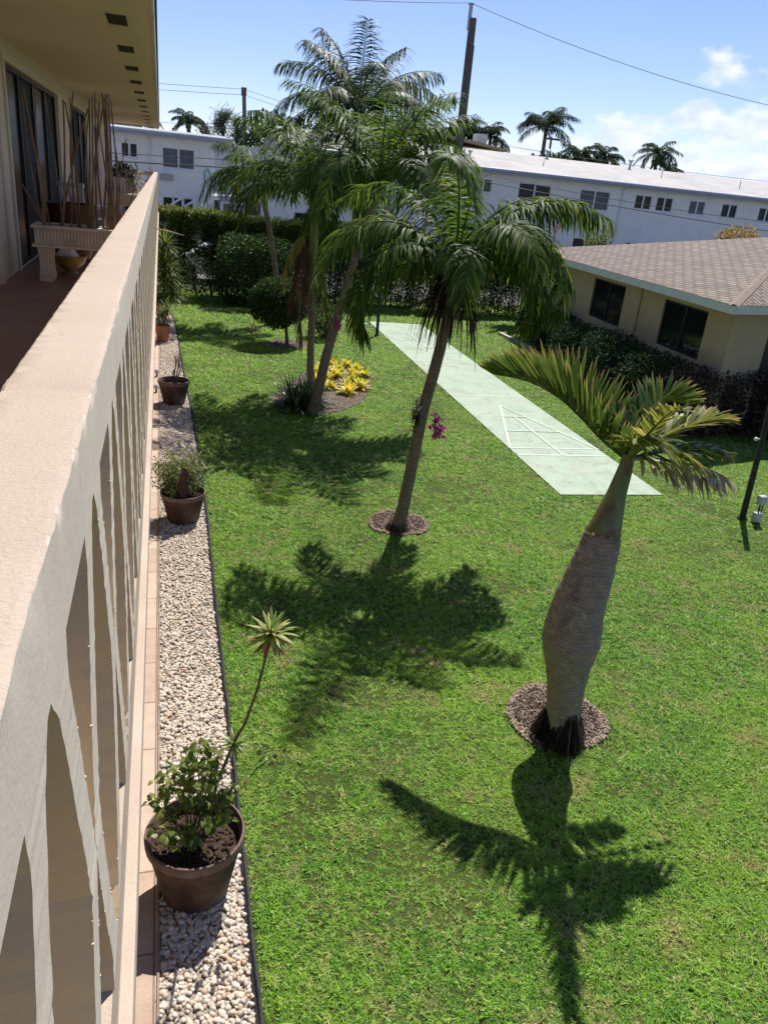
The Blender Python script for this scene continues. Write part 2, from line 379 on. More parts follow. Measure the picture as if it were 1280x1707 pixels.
M_skirt = gmat('root_fibre', (.012, .010, .009), (.07, .055, .045), 60, .95, 80, .01)
M_gshaft = gmat('green_crownshaft', (.13, .18, .06), (.20, .24, .09), 5, .5, 40, .001, dirt=(.25, .22, .12), ds=4)
M_palmleaf = leafmat('palm_leaflets', [(0, (.022, .055, .009)), (.5, (.052, .105, .015)), (.82, (.105, .175, .025)), (1, (.22, .24, .04))], rough=.55, trans=.42, spec=.22)
M_darkpalm = leafmat('dark_palm_leaflets', [(0, (.018, .042, .016)), (.6, (.035, .070, .022)), (1, (.075, .10, .03))], rough=.35, trans=.25)
M_cocoleaf = leafmat('coconut_leaflets', [(0, (.020, .044, .010)), (.6, (.048, .080, .016)), (1, (.15, .16, .045))], rough=.5, trans=.25, spec=.28)
M_bottleleaf = leafmat('bottle_palm_leaflets', [(0, (.032, .075, .012)), (.6, (.070, .130, .02)), (1, (.17, .20, .035))], tip=(.34, .25, .08), tipat=.90, rough=.38, trans=.32)
M_dryleaf = leafmat('dry_leaflets', [(0, (.28, .22, .13)), (.6, (.42, .37, .27)), (1, (.50, .46, .36))], rough=.7, trans=.2, spec=.2)
M_yellowleaf = leafmat('yellowing_leaflets', [(0, (.08, .13, .02)), (.5, (.17, .20, .035)), (1, (.36, .32, .08))], tip=(.34, .22, .09), tipat=.88, rough=.4, trans=.35)
M_deadfibre = leafmat('dead_palm_fibre', [(0, (.014, .011, .009)), (.7, (.05, .036, .027)), (1, (.17, .13, .095))], rough=.9, trans=.05, spec=.1)
M_deadred = leafmat('dead_brown_frond', [(0, (.065, .035, .026)), (1, (.14, .085, .055))], rough=.8, trans=.1, spec=.1)
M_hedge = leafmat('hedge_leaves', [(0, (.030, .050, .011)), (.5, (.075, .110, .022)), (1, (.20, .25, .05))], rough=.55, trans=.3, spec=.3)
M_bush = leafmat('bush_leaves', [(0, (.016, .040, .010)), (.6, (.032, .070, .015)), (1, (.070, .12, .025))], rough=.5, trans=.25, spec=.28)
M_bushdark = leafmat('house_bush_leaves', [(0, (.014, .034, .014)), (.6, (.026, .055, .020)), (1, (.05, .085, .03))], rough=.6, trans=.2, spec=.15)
M_burg = leafmat('burgundy_leaves', [(0, (.022, .016, .010)), (.6, (.045, .028, .018)), (1, (.07, .06, .03))], rough=.4, trans=.2)
M_potleaf = leafmat('pot_shrub_leaves', [(0, (.07, .12, .02)), (.5, (.13, .19, .035)), (1, (.27, .30, .07))], rough=.45, trans=.35)
M_lightleaf = leafmat('pale_shrub_leaves', [(0, (.08, .12, .035)), (.5, (.15, .19, .06)), (1, (.28, .30, .12))], rough=.5, trans=.35)
M_vari = leafmat('variegated_leaves', [(0, (.10, .18, .04)), (.5, (.24, .30, .09)), (1, (.48, .47, .20))], rough=.4, trans=.35)
M_rust = leafmat('rusty_leaves', [(0, (.22, .08, .03)), (1, (.40, .17, .07))], rough=.6, trans=.2)
M_yel = leafmat('yellow_croton', [(0, (.25, .32, .03)), (.5, (.58, .55, .06)), (.85, (.72, .62, .07)), (1, (.68, .50, .06))], rough=.4, trans=.35)
M_spider = leafmat('lily_leaves', [(0, (.030, .060, .020)), (.7, (.06, .10, .03)), (1, (.28, .32, .20))], rough=.3, trans=.25, spec=.6)
M_pink = leafmat('magenta_petals', [(0, (.30, .02, .16)), (1, (.50, .06, .30))], rough=.5, trans=.3)
M_red = leafmat('red_petals', [(0, (.25, .04, .02)), (1, (.42, .10, .05))], rough=.5, trans=.3)
M_purple = leafmat('maroon_bract', [(0, (.035, .010, .014)), (1, (.075, .02, .025))], rough=.5, trans=.05)
M_farleaf = leafmat('far_palm_leaves', [(0, (.028, .050, .024)), (1, (.065, .095, .040))], rough=.8, trans=.3, spec=.1)
M_casu = leafmat('feathery_needles', [(0, (.055, .08, .045)), (1, (.11, .135, .075))], rough=.7, trans=.3)
M_stem = gmat('twig_bark', (.09, .065, .045), (.17, .13, .09), 20, .85, 60, .001)
M_palestem = gmat('pale_twig', (.30, .26, .20), (.42, .37, .29), 20, .85, 60, .001)

# ------------------------------------------------------------------ foliage helpers
def ribbon(mb, p0, d, wdir, length, width, droop, nseg=3, r=0.0, prof=(.35, 1, .8, .04), curl=0.0):
    """one leaf: a strip from p0 along d, bending towards the ground"""
    V = []; A = []; p = Vector(p0); d = Vector(d).normalized(); wdir = Vector(wdir).normalized()
    for i in range(nseg+1):
        k = i/nseg; wv = prof[min(len(prof)-1, int(round(k*(len(prof)-1))))] * width * .5
        V += [p - wdir*wv, p + wdir*wv]; A += [(k, r), (k, r)]
        d = (d + Vector((0, 0, -droop/nseg))).normalized(); p = p + d*(length/nseg)
    F = np.array([(2*i, 2*i+1, 2*i+3, 2*i+2) for i in range(nseg)])
    mb.add([tuple(v) for v in V], F, A)
def frond(mb, pts, ll, lw, n, up=None, vee=25, fwd=(.35, 1.0), droop=.8, start=.15, r0=.012, seg=3, rj=.25, rbase=.5, sides=(1, -1), jit=.12, lenprof=None, miss=0.0, stem=True):
    """pinnate frond along a rachis given by points"""
    P = [Vector(p) for p in pts]
    # resample with catmull-rom
    def cr(a, b, c, d, t): return .5*((2*b) + (c-a)*t + (2*a-5*b+4*c-d)*t*t + (-a+3*b-3*c+d)*t**3)
    Q = []
    for i in range(len(P)-1):
        a = P[max(0, i-1)]; b = P[i]; c = P[i+1]; d = P[min(len(P)-1, i+2)]
        for k in range(6): Q.append(cr(a, b, c, d, k/6))
    Q.append(P[-1]); nq = len(Q)
    if stem: mb.tube(Q, [r0*(1-.85*i/(nq-1)) for i in range(nq)], 5, False, rbase)
    for i in range(n):
        u = start + (1-start)*(i+.5)/n; x = u*(nq-1); j = min(int(x), nq-2); p = Q[j].lerp(Q[j+1], x-j); T = (Q[j+1]-Q[j]).normalized()
        U = Vector(up) if up is not None else Vector((0, 0, 1))
        S = T.cross(U)
        if S.length < 1e-3: S = Vector((1, 0, 0))
        S.normalize(); UU = S.cross(T).normalized()
        lp = lenprof(u) if lenprof else (.45 + .55*math.sin(PI*min(1, (u-start)/(1-start)*.85 + .12)))
        for sd_ in sides:
            if random.random() < miss: continue
            f = fwd[0] + (fwd[1]-fwd[0])*u
            v = math.radians(vee + random.gauss(0, 8))
            D = (S*sd_*math.cos(v) + UU*math.sin(v) + T*f + Vector((random.gauss(0, jit), random.gauss(0, jit), random.gauss(0, jit)))).normalized()
            W = (T - D*T.dot(D)); W = W.normalized() if W.length > 1e-3 else UU
            ribbon(mb, p, D, W, ll*lp*random.uniform(.85, 1.1), lw*random.uniform(.8, 1.15), droop*random.uniform(.6, 1.4), seg, min(1, max(0, rbase + random.gauss(0, rj))))
def arc(base, az, el, length, bend, n=9):
    """rachis: leaves base at elevation el and arches over under its weight (degrees)"""
    p = Vector(base); out = [p.copy()]; a = math.radians(az)
    for i in range(n):
        k = i/(n-1); e = math.radians(el - bend*k**1.15)
        p = p + Vector((math.sin(a)*math.cos(e), math.cos(a)*math.cos(e), math.sin(e)))*(length/n); out.append(p.copy())
    return out
def leaves(n, pos, size, out=None, asp=.45, rnd=.8, up=.25, r=None, rs=.25, fold=.25, seed=0):
    """vectorised leaf cloud: folded rhombus leaves at pos (n,3), pointing out/up with scatter; returns V,F,A"""
    g = np.random.default_rng(seed + 11); n = len(pos)
    d = g.normal(size=(n, 3))*rnd + np.array([0, 0, up])
    if out is not None: d += out
    d /= np.linalg.norm(d, axis=1)[:, None] + 1e-9
    q = g.normal(size=(n, 3)); wv = np.cross(d, q); wv /= np.linalg.norm(wv, axis=1)[:, None] + 1e-9; nn = np.cross(d, wv)
    s = size*g.uniform(.65, 1.3, n)[:, None]
    V = np.stack([pos, pos + d*s*.5 + wv*s*asp*.5 + nn*s*fold*.3, pos + d*s, pos + d*s*.5 - wv*s*asp*.5 + nn*s*fold*.3], 1).reshape(-1, 3)
    b = np.arange(n)[:, None]*4; F = np.concatenate([b + [0, 1, 2], b + [0, 2, 3]])
    rr = np.clip((.5 if r is None else r) + g.normal(size=n)*rs, 0, 1)
    A = np.stack([np.tile([0, .5, 1, .5], n), np.repeat(rr, 4)], 1)
    return V, F, A
def blobpts(n, c, rad, seed=0, lump=.18, nl=14, shell=.55, zmin=None, power=2.0):
    """points filling a lumpy ellipsoid (superellipsoid when power>2), denser towards the surface; returns points, outward dirs"""
    g = np.random.default_rng(seed + 5)
    d = g.normal(size=(n, 3)); d /= np.linalg.norm(d, axis=1)[:, None]
    L_ = g.normal(size=(nl, 3)); L_ /= np.linalg.norm(L_, axis=1)[:, None]
    bumpv = np.max(np.clip(d @ L_.T, 0, 1)**7 * g.uniform(.4, 1, nl), axis=1)
    rr = 1 - lump + lump*1.6*bumpv
    f = 1/(np.sum(np.abs(d)**power, axis=1)**(1/power)) if power != 2.0 else 1
    k = (shell + (1-shell)*g.random(n)**.6)
    p = d*(rr*k*f)[:, None]*np.array(rad) + np.array(c)
    if zmin is not None:
        m = p[:, 2] > zmin; p = p[m]; d = d[m]
    return p, d
def twig_set(mb, base, tips, r=.008, n=5):
    for tp in tips:
        b = Vector(base); e = Vector(tp); mid = b.lerp(e, .5) + Vector((random.gauss(0, .04), random.gauss(0, .04), .03))
        mb.tube([b, mid, e], [r, r*.7, r*.3], n, False)
def rosette(mb, c, n, ln, wd, el=(10, 80), droop=.6, r=.5, rs=.25, axis=None, seg=4, prof=(.6, 1, 1, .7, .05)):
    for i in range(n):
        az = 2*PI*i*.381966 + random.uniform(-.2, .2); e = math.radians(el[0] + (el[1]-el[0])*(i/n) + random.uniform(-6, 6))
        d = Vector((math.cos(az)*math.cos(e), math.sin(az)*math.cos(e), math.sin(e)))
        wv = d.cross(Vector((0, 0, 1))); wv = wv if wv.length > .01 else Vector((1, 0, 0))
        ribbon(mb, Vector(c) + d*.01, d, wv, ln*random.uniform(.75, 1.1), wd, droop, seg, min(1, max(0, r + random.gauss(0, rs))), prof)

# ================================================================== THE SETTING
# one ground sheet to the horizon
mb = MB(); mb.poly([(-900, -300, 0), (1200, -300, 0), (1200, 1800, 0), (-900, 1800, 0)])
tag(mb.build('ground', M_lawn), kind='structure')
mb = MB(); mb.poly([(-60, 31.6, .006), (90, 31.6, .006), (90, 44.6, .006), (-60, 44.6, .006)])
tag(mb.build('parking_lot', M_asphalt), kind='structure')

# tiled walkway along the apartment house
mb = MB(); mb.box((-1.73, -2.0, -.05), (-.105, 26.5, .02))
tag(mb.build('walkway', M_tile), kind='structure')
# gravel strip
def gravel_edge(y):
    ys = [-2, 2.8, 4.5, 7.4, 9.5, 12, 14.5, 17, 19, 21, 23, 24.6, 25.6, 26.0]; xs = [.42, .43, .45, .47, .50, .50, .48, .42, .38, .36, .33, .27, .15, -.08]
    return float(np.interp(y, ys, xs))
ysg = list(np.linspace(-2, 24, 40)) + list(np.linspace(24.2, 26, 12))
mb = MB(); V = []; 
for y in ysg: V += [(-.10, y, .012), (gravel_edge(y), y, .012)]
mb.add(V, np.array([(2*i, 2*i+1, 2*i+3, 2*i+2) for i in range(len(ysg)-1)]))
tag(mb.build('gravel_bed', M_pebbase), kind='structure')

def gn_scatter(name, pts, scl, src_mesh, label_kind='stuff', tilt=.25, seed=1):
    """a point mesh whose vertices each carry one instance of src_mesh"""
    src = bpy.data.objects.new(name + '_source', src_mesh)      # not linked to the scene: only read by the node
    me = bpy.data.meshes.new(name); me.vertices.add(len(pts)); me.vertices.foreach_set('co', np.asarray(pts, float).ravel())
    at = me.attributes.new('s', 'FLOAT', 'POINT'); at.data.foreach_set('value', np.asarray(scl, float)); me.update()
    ob = bpy.data.objects.new(name, me); C.objects.link(ob)
    g = bpy.data.node_groups.new(name + '_nodes', 'GeometryNodeTree')
    g.interface.new_socket('Geometry', in_out='INPUT', socket_type='NodeSocketGeometry'); g.interface.new_socket('Geometry', in_out='OUTPUT', socket_type='NodeSocketGeometry')
    gi = g.nodes.new('NodeGroupInput'); go = g.nodes.new('NodeGroupOutput'); ip = g.nodes.new('GeometryNodeInstanceOnPoints')
    oi = g.nodes.new('GeometryNodeObjectInfo'); oi.inputs['Object'].default_value = src; oi.inputs['As Instance'].default_value = True
    rv = g.nodes.new('FunctionNodeRandomValue'); rv.data_type = 'FLOAT_VECTOR'; rv.inputs['Min'].default_value = (-tilt, -tilt, 0); rv.inputs['Max'].default_value = (tilt, tilt, 6.283); rv.inputs['Seed'].default_value = seed
    na = g.nodes.new('GeometryNodeInputNamedAttribute'); na.data_type = 'FLOAT'; na.inputs['Name'].default_value = 's'
    lk = g.links.new
    lk(gi.outputs[0], ip.inputs['Points']); lk(oi.outputs['Geometry'], ip.inputs['Instance']); lk(rv.outputs[0], ip.inputs['Rotation']); lk(na.outputs['Attribute'], ip.inputs['Scale'])
    lk(ip.outputs[0], go.inputs[0])
    md = ob.modifiers.new('scatter', 'NODES'); md.node_group = g
    return ob
# pebbles
import bmesh
def pebble_mesh():
    bm = bmesh.new(); bmesh.ops.create_icosphere(bm, subdivisions=2, radius=1)
    for v in bm.verts:
        k = 1 + .12*math.sin(3*v.co.x + 1) * math.cos(2.5*v.co.y); v.co = Vector((v.co.x*1.0*k, v.co.y*.78*k, v.co.z*.58))
    me = bpy.data.meshes.new('pebble'); bm.to_mesh(me); bm.free(); me.polygons.foreach_set('use_smooth', [True]*len(me.polygons)); me.materials.append(M_peb); return me
pts = []; scl = []
g = np.random.default_rng(3)
for (ya, yb, dens_, sa, sb) in [(1.8, 6, 2700, .011, .0215), (6, 12, 2200, .011, .020), (12, 26, 1700, .012, .020)]:
    n = int((yb-ya)*.62*dens_); yy = g.uniform(ya, yb, n); xx = g.uniform(-.095, .52, n)
    for x, y in zip(xx, yy):
        if x < gravel_edge(y) - .02: pts.append((x, y, .014 + g.random()*.014)); scl.append(g.uniform(sa, sb) * (1.35 if g.random() < .12 else 1))
o = gn_scatter('gravel', pts, scl, pebble_mesh(), tilt=.5, seed=5); tag(o, 'pale river pebbles filling the strip along the walkway', 'gravel', kind='stuff')

# shuffleboard court: slab, turned a little from the house line
CT = math.atan2(.62, 15.3)
def cw(a, b, z=0):   # court coordinates: a across (0..1.83), b along (0..15.85)
    ca, sa_ = math.cos(-CT), math.sin(-CT)
    return (6.05 + a*ca - b*sa_, 10.22 + a*sa_ + b*ca, z)
CW, CLN = 1.84, 15.4
mb = MB(); V = [cw(0, 0), cw(CW, 0), cw(CW, CLN), cw(0, CLN)]
mb.prism([(v[0], v[1]) for v in V], -.04, .022); court = mb.build('court_slab', M_court); tag(court, kind='structure')
def cline(mb, a0, b0, a1, b1, wd=.045, z=.026):
    p = Vector((a0, b0)); q = Vector((a1, b1)); d = (q-p).normalized(); n_ = Vector((-d.y, d.x))*wd*.5
    mb.poly([cw(*(p-n_), z), cw(*(q-n_), z), cw(*(q+n_), z), cw(*(p+n_), z)])
mb = MB(); LK = 0
def triangle(b_base, sgn):
    global LK
    zz = .026
    mid = CW/2; hw = .90; T_ = 2.95*sgn
    def ln(*a_, wd=.045):
        global LK
        LK += 1; cline(mb, *a_, wd=wd, z=.026 + .0011*(LK % 9))
    ln(.03, b_base, CW-.03, b_base, wd=.06); ln(mid-hw, b_base + .38*sgn, mid+hw, b_base + .38*sgn)
    ln(mid-hw, b_base + .38*sgn, mid, b_base + .38*sgn + T_); ln(mid+hw, b_base + .38*sgn, mid, b_base + .38*sgn + T_)
    ln(mid, b_base, mid, b_base + .38*sgn + T_*.70)
    for k in (.36, .70): ln(mid-hw*(1-k), b_base + .38*sgn + T_*k, mid+hw*(1-k), b_base + .38*sgn + T_*k)
    # numerals 10-OFF / 7 / 8 are worn to faint box marks
    for a_, b_ in ((mid-.38, .55), (mid+.38, .55), (mid-.26, 1.45), (mid+.26, 1.45)):
        s_ = .11
        for q in ((a_-s_, b_-s_, a_+s_, b_-s_), (a_-s_, b_+s_, a_+s_, b_+s_), (a_+s_, b_-s_, a_+s_, b_+s_)):
            ln(q[0], b_base + .38*sgn + q[1]*sgn, q[2], b_base + .38*sgn + q[3]*sgn, wd=.012)
    for a_ in (mid-.35, mid+.35):
        for q in ((a_-.15, .12, a_+.15, .12), (a_-.15, .27, a_+.15, .27), (a_-.15, .12, a_-.15, .27), (a_+.15, .12, a_+.15, .27)):
            ln(q[0], b_base + q[1]*sgn, q[2], b_base + q[3]*sgn, wd=.014)
triangle(1.90, 1); triangle(CLN-1.6, -1)
cline(mb, .03, 6.0, CW-.03, 6.0, .05, .0265); cline(mb, .03, 9.5, CW-.03, 9.5, .05, .0265)
tag(mb.build('court_markings', M_line), kind='structure')

# mulch beds (outline, chips)
BEDS = []
def bed(name, cx_, cy_, rx, ry, chips, outline=None, rot=0, label=None):
    n = 28; pl = []
    if outline is None:
        for i in range(n):
            a = 2*PI*i/n; k = 1 + .05*math.sin(3*a+cx_) + random.uniform(-.035, .035); pl.append((cx_ + rx*k*math.cos(a), cy_ + ry*k*math.sin(a)))
    else: pl = outline
    BEDS.append(np.array(pl))
    m_ = MB(); m_.prism(pl, -.03, .018); m_.A[-1][:] = .3
    xs = [p[0] for p in pl]; ys_ = [p[1] for p in pl]; P_ = np.array(pl)
    c = 0
    while c < chips:
        x = random.uniform(min(xs), max(xs)); y = random.uniform(min(ys_), max(ys_))
        if not inpoly(np.array([[x, y]]), P_)[0]: continue
        c += 1; a = random.uniform(0, PI); l_ = random.uniform(.015, .05); w_ = random.uniform(.004, .010); z = .018 + random.random()*.018
        Mx = Matrix.Translation((x, y, z)) @ Matrix.Rotation(a, 4, 'Z') @ Matrix.Rotation(random.gauss(0, .35), 4, 'Y')
        rim = outline is None and math.hypot((x-cx_)/rx, (y-cy_)/ry) > .86; m_.box((-l_/2, -w_/2, -.003), (l_/2, w_/2, .003), Mx); m_.A[-1][:, 1] = random.uniform(.75, 1) if rim else random.random()**1.3
    return tag(m_.build(name, M_chip), label, 'mulch', kind='stuff')
def inpoly(P, poly):
    x, y = P[:, 0], P[:, 1]; ins = np.zeros(len(P), bool); n = len(poly); j = n-1
    for i in range(n):
        xi, yi = poly[i]; xj, yj = poly[j]
        c = ((yi > y) != (yj > y)) & (x < (xj-xi)*(y-yi)/(yj-yi+1e-12) + xi); ins ^= c; j = i
    return ins
bed('mulch_bed', 3.36, 5.02, .46, .46, 2600, label='round bark mulch bed around the bottle palm foot')
bed('mulch_bed', 3.08, 9.30, .43, .42, 1500, label='round bark mulch bed around the leaning palm between court and railing')
OUT = [(2.09, 15.64), (2.25, 15.05), (2.62, 14.62), (3.1, 14.6), (3.55, 14.92), (3.95, 15.4), (4.3, 16.1), (4.6, 16.95), (4.85, 17.9), (4.75, 18.7), (4.3, 19.1), (3.75, 18.95), (3.3, 18.3), (2.95, 17.4), (2.45, 16.4)]
bed('mulch_bed', 0, 0, 0, 0, 2600, OUT, label='long bark mulch bed with yellow plants and two palms')
bed('mulch_bed', 3.3, 21.3, .62, .6, 500, label='dark mulch ring under the round shrub on a short trunk')

# grass tufts on the lawn
def tuft_mesh(seed, nb_, hgt, wd, spread):
    random.seed(seed); m_ = MB()
    for i in range(nb_):
        a = random.uniform(0, 2*PI); rr = spread*math.sqrt(random.random()); p = Vector((rr*math.cos(a), rr*math.sin(a), 0))
        b = random.uniform(0, 2*PI); e = math.radians(random.uniform(8, 62)); d = Vector((math.cos(b)*math.cos(e), math.sin(b)*math.cos(e), math.sin(e)))
        ribbon(m_, p, d, Vector((-math.sin(b), math.cos(b), 0)), hgt*random.uniform(.6, 1.25), wd, random.uniform(.2, 1.0), 2, 0, (.8, 1, .1))
    V = np.concatenate(m_.V); me = bpy.data.meshes.new('grass_tuft'); F = np.concatenate(m_.F)
    me.from_pydata(V.tolist(), [], F.tolist()); me.materials.append(M_grass); return me
g = np.random.default_rng(21)
P = []
for (ya, yb, xb, dn, sc_) in [(1.9, 5.5, 7.5, 2900, .72), (5.5, 9.5, 10.6, 2200, .76), (9.5, 16, 13.0, 1300, .88), (16, 23, 13.5, 700, 1.15), (23, 30.5, 15.5, 360, 1.5)]:
    n = int((yb-ya)*xb*dn); q = np.stack([g.uniform(0, xb, n), g.uniform(ya, yb, n), np.zeros(n)], 1)
    # keep only what the view can reach, with a margin to the right
    q = q[q[:, 0] < .80*q[:, 1] + 4.2]
    P.append(np.concatenate([q, (sc_*np.clip(g.lognormal(-.08, .38, len(q)), .35, 2.0))[:, None]], 1))
P = np.concatenate(P)
edge = np.interp(P[:, 1], [-2, 2.8, 4.5, 7.4, 9.5, 12, 14.5, 17, 19, 21, 23, 24.6, 25.6, 26.0, 30], [.42, .43, .45, .47, .50, .50, .48, .42, .38, .36, .33, .27, .15, -.08, -.2])
keep = P[:, 0] > edge + .035
CP = np.array([cw(.0, .0)[:2], cw(CW, .0)[:2], cw(CW, CLN)[:2], cw(.0, CLN)[:2]]); keep &= ~inpoly(P[:, :2] + g.normal(size=(len(P), 2))*.018, CP)
for b_ in BEDS: keep &= ~inpoly(P[:, :2] + g.normal(size=(len(P), 2))*.03, b_)
# thin, dry spots
def vnoise(xy, s, seed):
    gg = np.random.default_rng(seed); G = gg.random((64, 64)); u = xy*s; i = np.floor(u).astype(int); f = u - i; f = f*f*(3-2*f)
    a = G[i[:, 0] % 64, i[:, 1] % 64]; b = G[(i[:, 0]+1) % 64, i[:, 1] % 64]; c = G[i[:, 0] % 64, (i[:, 1]+1) % 64]; d = G[(i[:, 0]+1) % 64, (i[:, 1]+1) % 64]
    return (a*(1-f[:, 0])+b*f[:, 0])*(1-f[:, 1]) + (c*(1-f[:, 0])+d*f[:, 0])*f[:, 1]
vn = vnoise(P[:, :2], 1.1, 1)*.6 + vnoise(P[:, :2], 3.7, 2)*.4
keep &= g.random(len(P)) < np.clip(1.25 - 1.1*np.clip(vn-.45, 0, 1)*2, .35, 1)
P[:, 3] *= np.clip(1.15 - .5*vn, .7, 1.15); P = P[keep]
o = gn_scatter('lawn_grass', P[:, :3], P[:, 3], tuft_mesh(4, 10, .040, .0064, .028), tilt=.3, seed=9)
tag(o, 'short green lawn grass covering the courtyard', 'grass', kind='stuff')
random.seed(7)

# black edging cable along the gravel
mb = MB()
ye = np.concatenate([np.linspace(1.8, 24, 60), np.linspace(24.2, 26, 9)])
mb.tube([(gravel_edge(y) + .012 + .004*math.sin(y*7), y, .028) for y in ye], .013, 8)
mb.tube([(gravel_edge(y) - .010 + .005*math.sin(y*5+1), y, .020) for y in ye], .007, 6)
tag(mb.build('garden_edging', M_edge, smooth=True), 'black plastic edging between the pebbles and the grass', 'edging')
mb = MB(); mb.box((-.108, -2, .0), (-.094, 26, .034))
tag(mb.build('edging_board', gmat('edge_board', (.20, .16, .13), (.34, .28, .23), 9, .9, 60, .002)), 'thin brown edging strip between walkway tiles and pebbles', 'edging')

# ================================================================== APARTMENT HOUSE WITH THE BALCONY
ZF = 2.9                       # balcony floor
apt = thing('apartment_building', 'cream stucco apartment house with a shaded upper balcony and sliding doors', 'building', (-1.73, 0, 0))
D1 = (10.95, 16.1); D2 = (18.3, 21.9); ZD = 5.22; WX = -1.73
m_ = MB()
def wseg(y0, y1, z0, z1): m_.box((WX-.2, y0, z0), (WX, y1, z1))
wseg(-4, 8.2, ZF, 5.44); wseg(8.2, 9.4, ZF, 3.35); wseg(8.2, 9.4, 5.22, 5.44)
wseg(9.4, D1[0], ZF, 5.44); wseg(D1[0], D1[1], ZD, 5.44); wseg(D1[1], D2[0], ZF, 5.44); wseg(D2[0], D2[1], ZD, 5.44)
wseg(D2[1], 24.6, ZF, 5.44); wseg(24.6, 26, ZF, 3.9); wseg(24.6, 26, 5.1, 5.44); wseg(26, 31, ZF, 5.44)
m_.box((WX-.2, -4, 0), (WX, 31, 2.55)); m_.box((WX-8, 30.8, 0), (WX-.2, 31, 5.44)); m_.box((WX-8, -4.2, 0), (WX, -4.0, 5.44))
m_.build('wall', M_wall, apt)
m_ = MB(); m_.box((WX+.002, -4, 5.30), (WX+.035, 31, 5.44)); m_.box((WX+.002, 9.62, ZF), (WX+.03, 9.76, 5.299)); m_.box((WX+.002, 10.3, ZF), (WX+.025, 10.36, 5.299))
m_.build('trim', M_trim, apt)
m_ = MB(); m_.box((WX, -4, 2.55), (-.17, 31.1, 2.77)); m_.build('balcony_slab', M_slab, apt)
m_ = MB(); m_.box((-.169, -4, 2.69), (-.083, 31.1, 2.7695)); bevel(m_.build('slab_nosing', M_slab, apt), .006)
m_ = MB(); m_.box((WX+.001, -4, 2.771), (-.115, 31.08, ZF)); m_.build('balcony_floor', M_floor, apt)
def sliding(y0, y1, nm='sliding_door'):
    f_ = MB(); fw = .06
    for a, b, c, d in ((y0, y0+fw, ZF, ZD), (y1-fw, y1, ZF, ZD), (y0+fw, y1-fw, ZD-fw, ZD), (y0+fw, y1-fw, ZF, ZF+.05)): f_.box((WX-.12, a, c), (WX-.02, b, d))
    k = max(2, round((y1-y0)/1.25))
    for i in range(1, k): yy = y0 + (y1-y0)*i/k; f_.box((WX-.10, yy-.03, ZF+.05), (WX-.03, yy+.03, ZD-fw))
    fr = f_.build(nm, M_black, apt)
    for i in range(k):
        p_ = MB()
        a = y0 + (y1-y0)*i/k + .035; b = y0 + (y1-y0)*(i+1)/k - .035
        p_.box((WX-.075, a, ZF+.052), (WX-.06, b, ZD-fw-.002))
        p_.build('pane' if i % 2 == 0 else 'screen_panel', M_glass if i % 2 == 0 else M_screen, fr)
    c_ = MB()
    for a, b, c, d in ((y0-.09, y0, ZF, ZD+.09), (y1, y1+.09, ZF, ZD+.09), (y0, y1, ZD, ZD+.09)): c_.box((WX+.003, a, c), (WX+.03, b, d))
    c_.build('casing', M_trim, fr)
sliding(*D1); sliding(*D2)
for (a, b, c, d) in ((8.2, 9.4, 3.35, 5.22), (24.6, 26, 3.9, 5.1)):
    f_ = MB()
    for q in ((a, a+.05, c, d), (b-.05, b, c, d), (a+.05, b-.05, c, c+.05), (a+.05, b-.05, d-.05, d)): f_.box((WX-.1, q[0], q[2]), (WX-.01, q[1], q[3]))
    wn = f_.build('window', M_trim, apt); g_ = MB(); g_.box((WX-.07, a+.05, c+.05), (WX-.06, b-.05, d-.05)); g_.build('pane', M_glass, wn)
    s_ = MB(); s_.box((WX+.001, a-.05, c-.07), (WX+.06, b+.05, c-.005)); s_.build('sill', M_trim, wn)
# roof with soffit, fascia and recessed soffit vents
ZS = 5.44; VX0, VX1 = -.44, -.265; vy = [8.15 + 2.03*k for k in range(12)]
m_ = MB(); prev = -4.0
for y0 in vy:
    m_.box((VX0, prev, ZS), (VX1, y0, ZS+.06)); prev = y0 + .62
m_.box((VX0, prev, ZS), (VX1, 31.5, ZS+.06))
m_.box((WX-.3, -4, ZS), (VX0, 31.5, ZS+.06)); m_.box((VX1, -4, ZS), (-.05, 31.5, ZS+.06))
m_.build('soffit', M_soffit, apt)
for y0 in vy:
    m_ = MB(); m_.box((VX0, y0, ZS+.004), (VX1, y0+.62, ZS+.02)); v_ = m_.build('soffit_vent', M_vent, apt)
    m_ = MB()
    for q in ((VX0-.015, VX0, y0-.015, y0+.635), (VX1, VX1+.015, y0-.015, y0+.635), (VX0, VX1, y0-.015, y0), (VX0, VX1, y0+.62, y0+.635)): m_.box((q[0], q[2], ZS-.004), (q[1], q[3], ZS-.0005))
    m_.build('vent_frame', M_soffit, v_)
m_ = MB(); m_.box((-.05, -4, ZS-.03), (-.028, 31.52, ZS+.17)); m_.box((WX-8, 31.5, ZS-.03), (-.05, 31.52, ZS+.17)); m_.build('fascia', M_fascia, apt)
m_ = MB(); m_.box((WX-8.2, -4, ZS+.171), (-.005, 31.56, ZS+.215)); m_.build('roof', gmat('flat_roof_edge', (.03, .03, .03), (.08, .075, .07), 8, .9, 60, .004), apt)

# the railing: cap, top beam, bottom beam and openwork ribs
XR = -.104; ZC = 4.3-.325; ZB = 3.845; ZO = 2.935; PER = .52; Y0 = .62
rail = thing('balcony_railing', 'long painted concrete railing with a flat cream cap and openwork ribs', 'railing', (XR-.05, 0, ZF))
